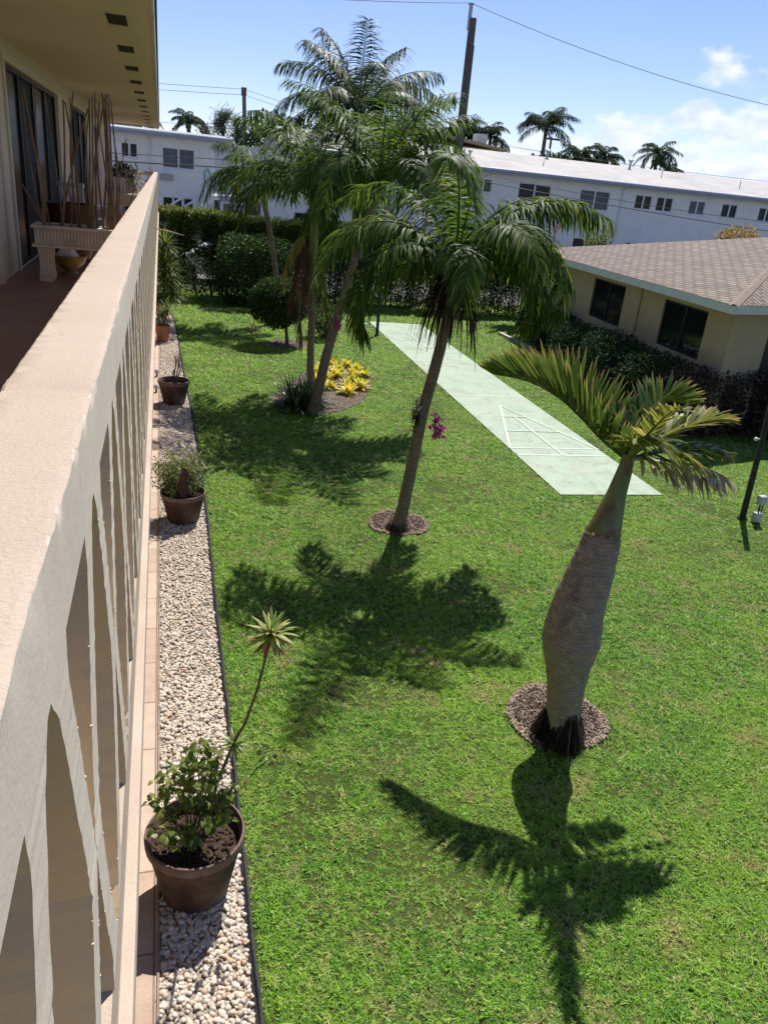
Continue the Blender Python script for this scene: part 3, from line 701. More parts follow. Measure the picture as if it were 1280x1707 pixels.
# cap: subdivided, worn outer edge
ys_c = np.concatenate([np.linspace(-.6, 4, 260), np.linspace(4.1, 30.9, 160)])
prof = [(-.128, -.0955), (-.128, 0), (-.131, .028), (-.124, .034), (-.095, .0345), (-.05, .0345), (-.012, .0345), (-.004, .0338), (-.0008, .031), (.0, .010), (.0, -.03), (.0, -.0955)]
V = []; gg = np.random.default_rng(12)
rough = np.convolve(gg.normal(size=len(ys_c)+8), np.ones(5)/5, 'same')[:len(ys_c)]; r2 = np.convolve(gg.normal(size=len(ys_c)+30), np.ones(21)/21, 'same')[:len(ys_c)]
for i, y in enumerate(ys_c):
    jd = min(abs(((y - 1.205 + 1.25) % 2.5) - 1.25), 9)     # cast joints every 2.5 m
    for j, (dx, dz) in enumerate(prof):
        e = 1.0 if j in (6, 7, 8) else (.35 if j in (2, 3, 9) else 0)
        V.append((XR + dx + e*(.0016*rough[i] + .0022*r2[i]) + .0005*gg.normal()*(e > 0), y, ZC - .0345 + dz + e*.0012*rough[i] - (.003 if jd < .009 else 0)))
n = len(prof)
F = [(i*n+j, i*n+j+1, (i+1)*n+j+1, (i+1)*n+j) for i in range(len(ys_c)-1) for j in range(n-1)] + [(i*n+n-1, i*n, (i+1)*n, (i+1)*n+n-1) for i in range(len(ys_c)-1)]
m_ = MB(); m_.add(V, np.array(F)); m_.F.append(np.array([list(range(n))])); m_.F.append(np.array([[(len(ys_c)-1)*n + j for j in range(n)][::-1]]))
cap = m_.build('cap', M_cap, rail, smooth=True); cap.data.materials.append(M_rail)
for p_ in cap.data.polygons:
    if p_.normal.x > .75: p_.material_index = 1
m_ = MB(); m_.box((-.229, -.55, ZB+.002), (XR-.004, 30.88, ZC-.04)); m_.build('top_beam', M_rail, rail)
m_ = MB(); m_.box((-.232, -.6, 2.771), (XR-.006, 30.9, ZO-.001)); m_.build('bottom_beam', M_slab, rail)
def hexhalf(t): return .030 + .150*(1-abs(2*t-1)**1.12)
def rib(mb_, yc, sgn, jit=.0012, nz=34, seed=0, fx=None):
    """one zig-zag rib beside the lozenge opening centred at yc"""
    gq = np.random.default_rng(seed); V = []; nz_ = nz; wd = .082
    for i in range(nz_+1):
        t = i/nz_; z = ZO + (ZB-ZO)*t; h = hexhalf(t); flare = .035*max(0, 1-t/.07) + .035*max(0, 1-(1-t)/.07)
        a = h - flare*.8 + gq.normal()*jit; b = min(h + wd + flare, PER/2 - .0005) + gq.normal()*jit*.6
        xo = XR - .003 + gq.normal()*jit*.3; xi = -.228
        y1 = yc + sgn*a; y2 = yc + sgn*b
        q = [(xo, y1, z), (xo, y2, z), (xi, y2, z), (xi, y1, z)]
        V += q if sgn > 0 else [q[1], q[0], q[3], q[2]]
    F = []
    for i in range(nz_):
        for j in range(4): F.append((i*4+j, i*4+(j+1) % 4, (i+1)*4+(j+1) % 4, (i+1)*4+j))
    mb_.add(V, np.array(F)); b0 = mb_.n - len(V); mb_.F.append(np.array([[b0, b0+3, b0+2, b0+1]])); mb_.F.append(np.array([[b0+nz_*4+j for j in range(4)]]))
    if jit > 0.001:   # stray stucco drips on the edges
        for _ in range(20):
            t = gq.random(); z = ZO + (ZB-ZO)*t; h = hexhalf(t); y = yc + sgn*(h + (0 if gq.random() < .5 else wd)); s_ = gq.uniform(.0006, .0017)
            mb_.box((XR-.004-s_, y-s_, z-s_*1.4), (XR-.004+s_, y+s_, z+s_*1.4))
def shade_reveals(o):  # faces not turned outward get the painted-in shade tone
    o.data.materials.append(M_revealshade)
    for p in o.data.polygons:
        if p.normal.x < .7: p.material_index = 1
rest = MB(); cnt = 0; k = -2
while Y0 + PER*k < 30.6:
    yc = Y0 + PER*k
    for sg in (-1, 1):
        if yc > -.2 and cnt < 96:
            m_ = MB(); rib(m_, yc, sg, (.0013 if yc < 4 else .0009), 60 if yc < 4 else 24, seed=k*2+sg+500); shade_reveals(m_.build('rib', M_rail, rail)); cnt += 1
        else: rib(rest, yc, sg, .001, 10, seed=k+500)
    k += 1
o = rest.build('ribs', M_rail, rail); shade_reveals(o); o['kind'] = 'stuff'
# return of the railing across the far end
rr_ = thing('end_railing', 'short openwork railing closing the far end of the balcony', 'railing', (-.9, 31, ZF))
m_ = MB(); m_.box((WX+.01, 30.88, ZC-.034), (-.10, 31.02, ZC+.003)); m_.build('cap', M_cap, rr_)
m_ = MB(); m_.box((WX+.01, 30.9, ZB), (-.108, 31.0, ZC-.035)); m_.build('beam', M_rail, rr_); m_ = MB(); m_.box((WX+.01, 30.9, 2.772), (-.108, 31.0, ZO)); m_.build('beam', M_rail, rr_)
xc = -.36
while xc > -1.6:
    for sg in (-1, 1):
        V = []; 
        for i in range(15):
            t = i/14; z = ZO + (ZB-ZO)*t; h = hexhalf(t)*.85; a = xc + sg*h; b = xc + sg*(h+.045)
            V += [(min(a, b), 30.91, z), (max(a, b), 30.91, z), (max(a, b), 30.98, z), (min(a, b), 30.98, z)]
        m_ = MB(); m_.add(V, np.array([(i*4+j, i*4+(j+1) % 4, (i+1)*4+(j+1) % 4, (i+1)*4+j) for i in range(14) for j in range(4)])); m_.build('rib', M_rail, rr_)
    xc -= .42

# ------------------------------------------------------------------ on the balcony
def fluted_planter(yc, x0, x1, zt, label, dy=.46):
    p = thing('planter', label, 'planter', ((x0+x1)/2, yc+dy/2, ZF))
    zb = zt - .24
    m_ = MB()
    m_.box((x0, yc, zb+.03), (x1, yc+.05, zt-.03)); m_.box((x0, yc+dy-.05, zb+.03), (x1, yc+dy, zt-.03)); m_.box((x0, yc+.05, zb+.03), (x0+.05, yc+dy-.05, zt-.03)); m_.box((x1-.05, yc+.05, zb+.03), (x1, yc+dy-.05, zt-.03))
    x = x0 + .035
    while x < x1 - .03:
        m_.tube([(x, yc-.002, zb+.045), (x, yc-.002, zt-.045)], .011, 8); x += .036
    bevel(m_.build('box', M_planter, p), .004)
    m_ = MB()
    for q in ((x0-.03, x1+.03, yc-.03, yc+.045), (x0-.03, x1+.03, yc+dy-.045, yc+dy+.03), (x0-.03, x0+.045, yc+.045, yc+dy-.045), (x1-.045, x1+.03, yc+.045, yc+dy-.045)): m_.box((q[0], q[2], zt-.035), (q[1], q[3], zt))
    bevel(m_.build('rim', M_planter, p), .008)
    m_ = MB(); m_.box((x0-.03, yc-.03, zb), (x1+.03, yc+dy+.03, zb+.03)); bevel(m_.build('base', M_planter, p), .006)
    m_ = MB(); m_.box((x0+.05, yc+.05, zb+.05), (x1-.05, yc+dy-.05, zt-.05)); m_.build('soil', M_soil, p)
    for xx in (x0+.02, x1-.16):
        m_ = MB(); hh = zb - ZF; pr_ = [(0, .135), (.12, .15), (.28, .125), (.55, .115), (.8, .135), (1, .15)]
        V = []
        for t, wd in pr_:
            z = ZF + hh*t - .001; cxx = xx+.07
            V += [(cxx-wd/2, yc+.03, z), (cxx+wd/2, yc+.03, z), (cxx+wd/2, yc+dy-.03, z), (cxx-wd/2, yc+dy-.03, z)]
        m_.add(V, np.array([(i*4+j, i*4+(j+1) % 4, (i+1)*4+(j+1) % 4, (i+1)*4+j) for i in range(len(pr_)-1) for j in range(4)])); m_.build('leg', M_planter, p)
    return p
fluted_planter(10.0, -1.40, -.30, 3.525, 'fluted concrete planter bench full of dry bamboo canes')
fluted_planter(18.5, -1.05, -.28, 3.62, 'second fluted concrete planter farther along the balcony')
def cane(p0, p1, r, label, group='bamboo canes in the planter'):
    m_ = MB(); a = Vector(p0); b = Vector(p1); nseg = 14; pts = []; rad = []
    off = Vector((random.gauss(0, .014), random.gauss(0, .014), 0)); sw = .5
    for i in range(nseg+1):
        k = i/nseg; q = a.lerp(b, k) + off*math.sin(PI*k)*2
        pts.append(q); rad.append(r*(1-.35*k)*(1.0 if i % 2 else 1.16))
    m_.tube(pts, rad, 7); return tag(m_.build('bamboo_cane', M_bamboo, None, origin=tuple(p0), smooth=True), label, 'bamboo cane', group)
zs = 3.48
PX = lambda u: -1.45 + (u-50)*(.91/140.0)          # pixel columns of the planter turned into metres along it
canes = [(38,70,3.0),(66,45,0),(73,52,0),(78,68,0),(98,78,0),(99,111,0),(111,120,0),(92,148,0),(124,125,0),(140,150,0),(150,158,0),(155,166,0),(164,172,0),(168,160,0),(172,176,0),(176,183,0),(180,178,0),(184,182,0),(190,186,0),(146,176,0),(126,110,0),(142,152,0),(182,161,0),(188,180,0)]
for i, (ub, ut, q) in enumerate(canes):
    if i == 0: continue
    yb = 10.08 + random.random()*.28; xb = PX(ub+4); xt = PX(ut)*1.0 + .04; zt = 4.88 + random.uniform(-.06, .09)
    lean = abs(ut-ub) > 20
    lab = 'dry bamboo cane standing in the fluted planter'
    if (ub, ut) == (92, 148): lab = 'bamboo cane leaning sharply right across the others'; zt = 4.78
    if (ub, ut) == (146, 176): lab = 'bamboo cane slanting right in the thickest bunch'
    if (ub, ut) == (182, 161): lab = 'bamboo cane slanting left in the thickest bunch'
    if (ub, ut) == (66, 45): lab = 'leftmost tall bamboo cane leaning toward the wall'
    cane((xb, yb, zs), (xt, yb+random.uniform(-.05, .12), zt), random.uniform(.009, .0145), lab, None if lab != 'dry bamboo cane standing in the fluted planter' else 'bamboo canes in the planter')
cane((PX(74), 10.2, zs), (PX(38), 10.3, 3.93), .012, 'short bamboo stub leaning left over the planter end', None)
cane((PX(186), 10.3, zs), (PX(214), 10.5, 4.52), .008, 'thin dark stick leaning right, out beyond the canes', None)
cane((PX(193), 10.3, zs), (PX(193), 10.35, 4.58), .007, 'thin dark upright stick nearest the railing cap', None)
cane((PX(196), 12.3, ZF+.5), (PX(232), 12.6, 4.15), .006, 'thin dead stalk leaning right above the railing cap', None)
for i, (x, y, s_) in enumerate([(PX(160), 10.12, .035), (PX(168), 10.16, .045), (PX(176), 10.10, .03), (PX(182), 10.14, .028)]):
    bm = bmesh.new(); bmesh.ops.create_icosphere(bm, subdivisions=2, radius=s_)
    for v in bm.verts: v.co = Vector((v.co.x*1.3, v.co.y, v.co.z*.6)) * random.uniform(.9, 1.1)
    me = bpy.data.meshes.new('rock'); bm.to_mesh(me); bm.free(); me.materials.append(M_rock)
    o = bpy.data.objects.new('rock', me); C.objects.link(o); o.location = (x, y, zs+s_*.55)
    tag(o, 'pale rock lying on the soil of the bamboo planter', 'rock', 'rocks in the bamboo planter')
# bowl under the planter, brown tub behind, chair and pots beyond
t = thing('bowl_planter', 'shallow olive ceramic bowl standing under the fluted planter', 'bowl', (-1.12, 10.75, ZF))
m_ = MB(); m_.lathe([(.09, .0), (.10, .02), (.05, .05), (.10, .08), (.18, .15), (.215, .24), (.20, .24), (.15, .17), (.0, .12)], (-1.12, 10.75, ZF), 28); m_.build('bowl', gmat('olive_glaze', (.16, .12, .05), (.30, .25, .12), 6, .35, 30, .001), t, smooth=True)
m_ = MB(); m_.lathe([(.14, .17), (.13, .24), (.08, .31), (0, .34)], (-1.14, 10.77, ZF), 20); m_.build('lid', M_rock, t, smooth=True)
t = thing('tub', 'large brown glazed tub behind the bamboo canes', 'plant pot', (-1.25, 12.4, ZF))
m_ = MB(); m_.lathe([(.24, 0), (.30, .2), (.33, .48), (.36, .72), (.37, .76), (.34, .76), (.32, .70), (0, .68)], (-1.25, 12.4, ZF), 32); m_.build('body', gmat('brown_glaze', (.05, .022, .014), (.10, .045, .028), 5, .4, 30, .001), t, smooth=True)
def chair_(x, y, rz, label):
    t = thing('patio_chair', label, 'chair', (x, y, ZF)); R_ = Matrix.Translation((x, y, ZF)) @ Matrix.Rotation(rz, 4, 'Z'); mw = M_whitetrim
    m_ = MB(); m_.box((-.24, -.24, .40), (.24, .24, .43), R_); bevel(m_.build('seat', mw, t), .01)
    for sx in (-1, 1):
        for sy in (-1, 1):
            m_ = MB(); m_.tube([R_ @ Vector((sx*.21, sy*.21, .40)), R_ @ Vector((sx*.24, sy*.26, .0))], .017, 8); m_.build('leg', mw, t)
        m_ = MB(); m_.tube([R_ @ Vector((sx*.25, -.22, .40)), R_ @ Vector((sx*.27, -.22, .62)), R_ @ Vector((sx*.27, .18, .64)), R_ @ Vector((sx*.25, .25, .62))], .018, 8); m_.build('armrest', mw, t)
    m_ = MB()
    for i in range(6): xx = -.2 + .08*i; m_.box((xx-.026, .24, .46), (xx+.026, .262, .95), R_ @ Matrix.Rotation(-.12, 4, 'X'))
    m_.box((-.25, .235, .93), (.25, .27, 1.0), R_ @ Matrix.Rotation(-.12, 4, 'X')); m_.build('backrest', mw, t)
chair_(-1.25, 15.0, 2.6, 'white slatted patio chair on the balcony beyond the bamboo')
chair_(-.85, 22.6, 2.9, 'dim patio chair far along the balcony near its end')
def pot(x, y, rt, rb, h, label, mats=(M_terra, M_terrarim), z=0.0, soil=True, fill=.82, n=40):
    t = thing('plant_pot', label, 'plant pot', (x, y, z)); rh = h*.14; wl = .022
    m_ = MB(); m_.lathe([(0, .0), (rb, .0), (rb+(rt-rb)*.88*.5, h*.45), (rt*.955, h-rh), (rt*.955-wl, h-rh), (rb-wl, .03)], (x, y, z), n, .004); m_.build('body', mats[0], t, smooth=True)
    m_ = MB(); m_.lathe([(rt*.955, h-rh-.002), (rt, h-rh+.008), (rt*1.01, h-.012), (rt*.995, h), (rt*.955, h+.002), (rt*.94, h-.012), (rt*.93-.01, h-rh)], (x, y, z), n, .003); m_.build('rim', mats[1], t, smooth=True)
    if soil:
        m_ = MB(); V = [(x, y, z+h*fill)]; F = []; R1 = rt*.9*(.88+.12*fill)
        for k_, rr in enumerate((.35, .7, 1.0)):
            for j in range(24): a = 2*PI*j/24; V.append((x+R1*rr*math.cos(a), y+R1*rr*math.sin(a), z+h*fill+random.uniform(-.012, .012)))
        for j in range(24): F.append((0, 1+j, 1+(j+1) % 24))
        m_.add(V, np.array(F)); b0 = m_.n-len(V); m_.F.append(np.array([(b0+1+r_*24+j, b0+25+r_*24+j, b0+25+r_*24+(j+1) % 24, b0+1+r_*24+(j+1) % 24) for r_ in range(2) for j in range(24)]))
        for _ in range(int(260*rt/.3)):
            a = random.uniform(0, 2*PI); rr = R1*.95*math.sqrt(random.random()); s_ = random.uniform(.004, .013)
            m_.box((-s_, -s_*.6, -s_*.5), (s_, s_*.6, s_*.5), Matrix.Translation((x+rr*math.cos(a), y+rr*math.sin(a), z+h*fill+.006)) @ Matrix.Rotation(random.random()*6, 4, 'Z') @ Matrix.Rotation(random.gauss(0, .5), 4, 'X'))
        m_.build('soil', M_soil, t)
    return t
# farther pots and dry plants on the balcony
pot(-.62, 20.4, .22, .15, .45, 'brown pot with a dry plant far along the balcony', z=ZF)
t = thing('dry_plant', 'straw coloured dead plant in the far balcony pot', 'plant', (-.62, 20.4, ZF+.37)); m_ = MB()
for i in range(16):
    a = random.uniform(0, 2*PI); e = Vector((-.62+.28*math.cos(a)*random.random(), 20.4+.25*math.sin(a), ZF+.37+random.uniform(.4, .95))); m_.tube([(-.62, 20.4, ZF+.36), e], [.006, .003], 5, False)
V, F, A = leaves(160, *[np.array([(-.62+random.gauss(0, .13), 20.4+random.gauss(0, .13), ZF+.5+random.random()*.75) for _ in range(160)])], .11, up=-.3); m_.add(V, F, A); m_.build('dead_leaves', M_dryleaf, t)
t = thing('dark_shrub', 'dark leafy shrub against the wall at the far end of the balcony', 'plant', (-1.2, 24.5, ZF)); m_ = MB()
p_, d_ = blobpts(1500, (-1.1, 25.5, ZF+.75), (.35, .35, .55), 4); m_.add(*leaves(0, p_, .10, d_, seed=4)); m_.build('foliage', M_burg, t); m_ = MB(); m_.tube([(-1.1, 25.5, ZF), (-1.1, 25.5, ZF+.5)], .03, 8); m_.build('stem', M_stem, t)

# ================================================================== POTS AND PLANTS ON THE PEBBLES
pot(.13, 3.73, .305, .205, .50, 'largest dark terracotta pot nearest the camera with a leafy shrub', fill=.80, n=56)
t = thing('potted_shrub', 'straggly green shrub growing in the nearest big pot', 'shrub', (.12, 3.74, .40))
m_ = MB(); lf = MB(); random.seed(31)
tips = [(-.06, 3.80, .92), (-.14, 3.72, .82), (-.02, 3.9, .88), (.05, 3.85, .95), (.10, 3.92, .98), (.17, 3.86, 1.08), (.16, 3.78, 1.0), (.22, 3.75, .92), (.25, 3.9, .85), (.30, 3.72, .80), (.20, 3.60, .72), (-.12, 3.60, .68), (-.06, 3.55, .66), (.32, 3.62, .72), (.12, 3.66, .62), (.10, 3.56, .58), (.27, 3.82, 1.0), (.05, 3.72, .80), (.42, 3.70, .92), (.22, 3.95, .96)]
for tp in tips:
    b = Vector((.12 + random.uniform(-.06, .06), 3.74 + random.uniform(-.06, .06), .39)); e = Vector(tp); mid = b.lerp(e, .55) + Vector((random.gauss(0, .035), random.gauss(0, .035), .02))
    m_.tube([b, b.lerp(mid, .5) + Vector((.01, 0, 0)), mid, e], [.0065, .005, .004, .0022], 6, False)
    for q in range(30):
        k = random.random(); p = mid.lerp(e, k*1.04) + Vector((random.gauss(0, .022),)*1 + (random.gauss(0, .022), random.gauss(0, .018)))
        a = random.uniform(0, 2*PI); d = Vector((math.cos(a), math.sin(a), random.uniform(-.5, .5)))
        ribbon(lf, p, d, d.cross(Vector((random.gauss(0, .4), random.gauss(0, .4), 1))), random.uniform(.038, .070), random.uniform(.026, .042), random.uniform(.6, 1.6), 4, random.random(), (.15, .85, 1, .7, .05))
m_.build('stem', M_stem, t); lf.build('foliage', M_potleaf, t)
t = thing('dracaena', 'tall thin stalk topped by a variegated rosette leaning out of the nearest pot', 'plant', (.20, 3.84, .40))
m_ = MB(); ST = [(.20, 3.84, .39), (.27, 3.86, .75), (.37, 3.86, 1.05), (.43, 3.82, 1.22), (.50, 3.80, 1.50), (.545, 3.80, 1.75), (.56, 3.80, 1.86)]
m_.tube(ST, [.013, .011, .0095, .009, .0085, .008, .008], 8); m_.build('stem', M_stem, t, smooth=True)
m_ = MB(); rosette(m_, (.565, 3.80, 1.85), 58, .155, .024, (-5, 82), .75, .5, .3); m_.build('rosette', M_vari, t)
m_ = MB(); rosette(m_, (.562, 3.80, 1.83), 18, .14, .020, (-30, 15), .7, .4, .3); m_.build('withered_leaves', M_rust, t)
m_ = MB(); rosette(m_, (.37, 3.86, 1.03), 30, .11, .016, (-10, 75), .8, .25, .2); m_.build('side_rosette', M_vari, t)
m_ = MB(); m_.tube([(.30, 3.78, .60), (.50, 3.72, .95), (.66, 3.70, 1.12)], [.005, .004, .002], 6, False); 
V, F, A = leaves(26, np.array([(.5+.17*random.random(), 3.71+random.gauss(0, .03), 1.0+.15*random.random()) for _ in range(26)]), .05, asp=.6); m_.add(V, F, A)
tag(m_.build('shrub_branch', M_lightleaf, None, origin=(.30, 3.78, .60)), 'thin pale branch reaching out over the grass from the nearest pot', 'branch')

pot(.20, 9.56, .285, .195, .42, 'mossy terracotta pot with a bushy pale shrub and a maroon wrapped stem', fill=.85)
t = thing('potted_shrub', 'bushy pale green shrub in the second pot from the camera', 'shrub', (.20, 9.56, .35)); m_ = MB(); lf = MB(); random.seed(41)
for i in range(90):
    a = random.uniform(0, 2*PI); rr = .37*math.sqrt(random.random()); e = Vector((.15+rr*math.cos(a), 9.66+rr*math.sin(a)*.9, .40+random.uniform(.05, .66)*(1-rr*.9)))
    b = Vector((.19, 9.58, .36)); m_.tube([b, b.lerp(e, .5)+Vector((0, 0, .03)), e], [.006, .004, .002], 5, False)
    pp = np.array([b.lerp(e, random.uniform(.45, 1.05)) + Vector((random.gauss(0, .03), random.gauss(0, .03), random.gauss(0, .03))) for _ in range(44)]); lf.add(*leaves(44, pp, .036, asp=.6, seed=i))
m_.build('stem', M_stem, t); lf.build('foliage', M_lightleaf, t)
t = thing('maroon_spathe', 'dark maroon folded bract standing in the second pot', 'plant', (.20, 9.42, .40)); m_ = MB()
V = []; npf = 14
for i in range(npf+1):
    k = i/npf; z = .34 + .46*k; wd = .062*math.sin(PI*min(1, .2+k*.72))**.6 + .008*math.sin(k*17); x0 = .165+.05*k+.012*math.sin(k*9)
    for j in range(10):
        a = 2*PI*j/10; rr = wd*(1+.22*math.sin(3*a+k*3)); V.append((x0+rr*math.cos(a), 9.36+rr*.6*math.sin(a), z))
m_.add(V, np.array([(i*10+j, i*10+(j+1) % 10, (i+1)*10+(j+1) % 10, (i+1)*10+j) for i in range(npf) for j in range(10)])); m_.A[-1][:, 1] = .4
ribbon(m_, (.22, 9.30, .34), (.1, -.2, -1), (1, 0, 0), .30, .03, .1, 4, 1.0, (.8, 1, .6, .3, .1)); m_.build('bract', M_purple, t, smooth=True)
t = thing('spider_plant', 'small spiky plant leaning over the grass from the second pot', 'plant', (.36, 9.62, .40)); m_ = MB()
m_.tube([(.33, 9.6, .38), (.42, 9.62, .55), (.50, 9.62, .70)], [.006, .005, .004], 6, False); rosette(m_, (.50, 9.62, .70), 22, .15, .010, (0, 75), .5, .6); m_.build('leaves', M_lightleaf, t)

pot(.165, 15.12, .30, .195, .48, 'brown terracotta pot with a nearly dead spiky plant', fill=.78)
t = thing('spiky_plant', 'thin spiky reddish plant, nearly dead, in the third pot from the camera', 'plant', (.17, 15.12, .40)); m_ = MB()
for (dx, dy, hh) in ((.02, 0, .42), (.07, .02, .36), (-.02, .03, .30), (.10, -.02, .30)):
    m_.tube([(.17+dx*.3, 15.12, .38), (.17+dx*.8, 15.12+dy, .38+hh*.6), (.19+dx, 15.12+dy, .38+hh)], [.014, .012, .010], 7, False)
m_.build('stem', M_stem, t); m_ = MB()
for dx, hh in ((.02, .42), (.07, .36), (.10, .30)): rosette(m_, (.19+dx, 15.12, .38+hh), 20, .30, .009, (5, 85), .5, .3, .3)
m_.build('leaves', M_burg, t)

def yucca(x, y, z, hts, ln, n, label, m=M_lightleaf):
    t = thing('yucca', label, 'plant', (x, y, z)); s_ = MB(); l_ = MB()
    for dx, dy, hh in hts:
        s_.tube([(x, y, z), (x+dx*.6, y+dy*.6, z+hh*.5), (x+dx, y+dy, z+hh)], [.02, .017, .014], 7, False); rosette(l_, (x+dx, y+dy, z+hh), n, ln, .03, (-35, 85), .5, .35, .3)
    s_.build('stem', M_stem, t); l_.build('leaves', m, t)
pot(-.03, 21.0, .20, .14, .44, 'orange terracotta pot by the walkway with a spiky rosette plant', (M_terra2, M_terra2))
yucca(-.03, 21.0, .36, [(0, 0, .30), (.14, .1, .42)], .36, 46, 'spiky green rosette plant in the orange terracotta pot')
pot(-.06, 24.4, .19, .13, .40, 'small terracotta pot at the far end of the pebble strip', (M_terra2, M_terra2))
yucca(-.02, 24.4, .34, [(.18, 0, .85), (.30, -.1, .40), (.05, 0, 1.30), (.10, .1, 1.75), (.12, -.1, 1.1)], .62, 110, 'tall many-headed yucca at the far end of the pebble strip', M_potleaf)
for i, (x, y) in enumerate([(-.165, 17.2), (-.17, 15.9)]):
    t = thing('path_light', ['small dark path light by the walkway beyond the third pot', 'small dark path light by the walkway beside the third pot'][i], 'garden light', (x, y, .02), 'path lights beside the walkway')
    m_ = MB(); m_.tube([(x, y, .018), (x, y, .10)], .02, 8); m_.build('stem', M_postm, t); m_ = MB(); m_.lathe([(.0, .10), (.045, .10), (.045, .15), (.02, .18), (0, .185)], (x, y, 0), 14); m_.build('head', M_boxgrey, t)

# ================================================================== PALMS IN THE COURTYARD
def taper(path, radii, mb_, n=20, sub=6):
    P = [Vector(p) for p in path]; Q = []; Rr = []
    def cr(a, b, c, d, t): return .5*((2*b) + (c-a)*t + (2*a-5*b+4*c-d)*t*t + (-a+3*b-3*c+d)*t**3)
    for i in range(len(P)-1):
        for k in range(sub):
            t = k/sub; Q.append(cr(P[max(0, i-1)], P[i], P[i+1], P[min(len(P)-1, i+2)], t)); Rr.append(cr(radii[max(0, i-1)], radii[i], radii[i+1], radii[min(len(P)-1, i+2)], t))
    Q.append(P[-1]); Rr.append(radii[-1]); mb_.tube(Q, [r*(1+random.gauss(0, .008)) for r in Rr], n)
def palm(label, path, radii, crown, fronds, ll, lw, nl, mleaf, seed, shaft=None, vee=25, droop=.9, spear=2, deadset=0, seg=3, group=None, mtrunk=None, rr0=.016, fibres=0, skirt=False, name='palm_tree', petz=.1, lenk=1.0, jit=.17):
    random.seed(seed); t = thing(name, label, 'palm tree', path[0], group)
    m_ = MB(); taper(path, radii, m_); m_.build('trunk', mtrunk or M_ptrunk, t, smooth=True)
    if skirt:
        m_ = MB(); b = Vector(path[0]); R0 = radii[0]
        for i in range(260):
            a = random.uniform(0, 2*PI); z = random.uniform(.02, .17); p = b + Vector((math.cos(a)*R0*.92, math.sin(a)*R0*.92, z)); ribbon(m_, p, (math.cos(a)*.55, math.sin(a)*.55, -1), (-math.sin(a), math.cos(a), 0), z*1.15+.02, .014, .1, 2, random.random())
        m_.build('root_skirt', M_deadfibre, t)
    if shaft:
        m_ = MB(); taper([path[-1]] + shaft[0], [radii[-1]*1.0] + shaft[1], m_); m_.build('crownshaft', M_gshaft, t, smooth=True)
    cc = Vector(crown)
    for (az, el, ln, bend) in fronds:
        m_ = MB(); b = cc + Vector((math.sin(math.radians(az))*.05, math.cos(math.radians(az))*.05, random.uniform(-petz, petz)))
        frond(m_, arc(b, az, el, ln*lenk, bend), ll, lw, nl, vee=vee, droop=droop, r0=rr0, seg=seg, rbase=random.uniform(.3, .62), jit=jit)
        m_.build('frond', mleaf, t)
    for k in range(spear):
        m_ = MB(); m_.tube(arc(cc, random.uniform(0, 360), 84, ln*.6, 10), [.012*(1-.8*i/9) for i in range(10)], 6, False, .9); m_.build('spear_leaf', mleaf, t)
    if fibres:
        m_ = MB()
        for i in range(fibres):
            a = random.uniform(0, 2*PI); p = cc + Vector((math.cos(a)*.10, math.sin(a)*.10, random.uniform(-.25, .12))); d = Vector((math.cos(a)*.55, math.sin(a)*.55, random.uniform(-.4, .3)))
            ribbon(m_, p, d, d.cross(Vector((0, 0, 1))), random.uniform(.35, .95), random.uniform(.014, .035), 3.2, 5, random.random(), (.8, 1, .8, .5, .2))
        m_.build('dead_fibres', M_deadfibre, t)
    return t
def ringf(n, el, ln, bend, off=0, ej=6, lj=.1):
    return [(off + 360*i/n + random.uniform(-12, 12), el + random.uniform(-ej, ej), ln*random.uniform(1-lj, 1+lj), bend + random.uniform(-10, 10)) for i in range(n)]
random.seed(3)
# palm 1: the leaning one in mid lawn (azimuth 0 = away from camera, 90 = right)
F1 = [(-90, 58, 2.65, 172), (-96, 22, 1.75, 120), (-70, 66, 2.5, 160), (-108, 46, 2.2, 165), (90, 62, 2.25, 172), (84, 42, 1.85, 160), (104, 66, 2.2, 172), (66, 70, 2.3, 158), (-40, 76, 2.3, 110),
      (12, 80, 2.1, 75), (165, 70, 1.9, 120), (-152, 76, 2.2, 85), (-165, 52, 1.7, 120), (30, 48, 1.9, 135), (-20, 52, 1.9, 130), (122, 45, 1.7, 150), (95, 80, 2.2, 120), (120, 70, 2.1, 95)]
palm('leaning drooping palm in mid lawn with a magenta orchid on its trunk',
     [(3.0, 9.07, -.02), (3.02, 9.07, .12), (3.05, 9.07, .35), (3.12, 9.07, 1.08), (3.17, 9.07, 1.65), (3.26, 9.07, 2.2), (3.34, 9.07, 2.75), (3.38, 9.07, 3.12)],
     [.125, .10, .084, .077, .074, .071, .068, .066], (3.40, 9.13, 3.36), F1, .50, .027, 108, M_palmleaf, 5, shaft=([(3.39, 9.07, 3.25), (3.40, 9.08, 3.45)], [.072, .05]), vee=18, droop=1.8, fibres=190, skirt=True, seg=4, jit=.24)
# palm 2: straight trunk by the yellow plants
F2 = ringf(8, 48, 2.1, 130, 10) + ringf(7, 76, 2.2, 80, 30) + [(-90, 25, 2.0, 80), (70, 20, 1.5, 95)]
palm('straight slender palm standing behind the dark lily clump in the long bed',
     [(3.08, 16.45, 0), (3.05, 16.45, .7), (3.03, 16.45, 1.6), (3.0, 16.45, 2.4), (2.99, 16.45, 2.75)], [.09, .078, .075, .07, .068], (2.98, 16.45, 3.95), F2, .64, .034, 68, M_palmleaf, 15,
     shaft=([(2.99, 16.45, 3.1), (2.98, 16.45, 3.7), (2.98, 16.45, 4.0)], [.088, .07, .05]), vee=15, droop=1.4)
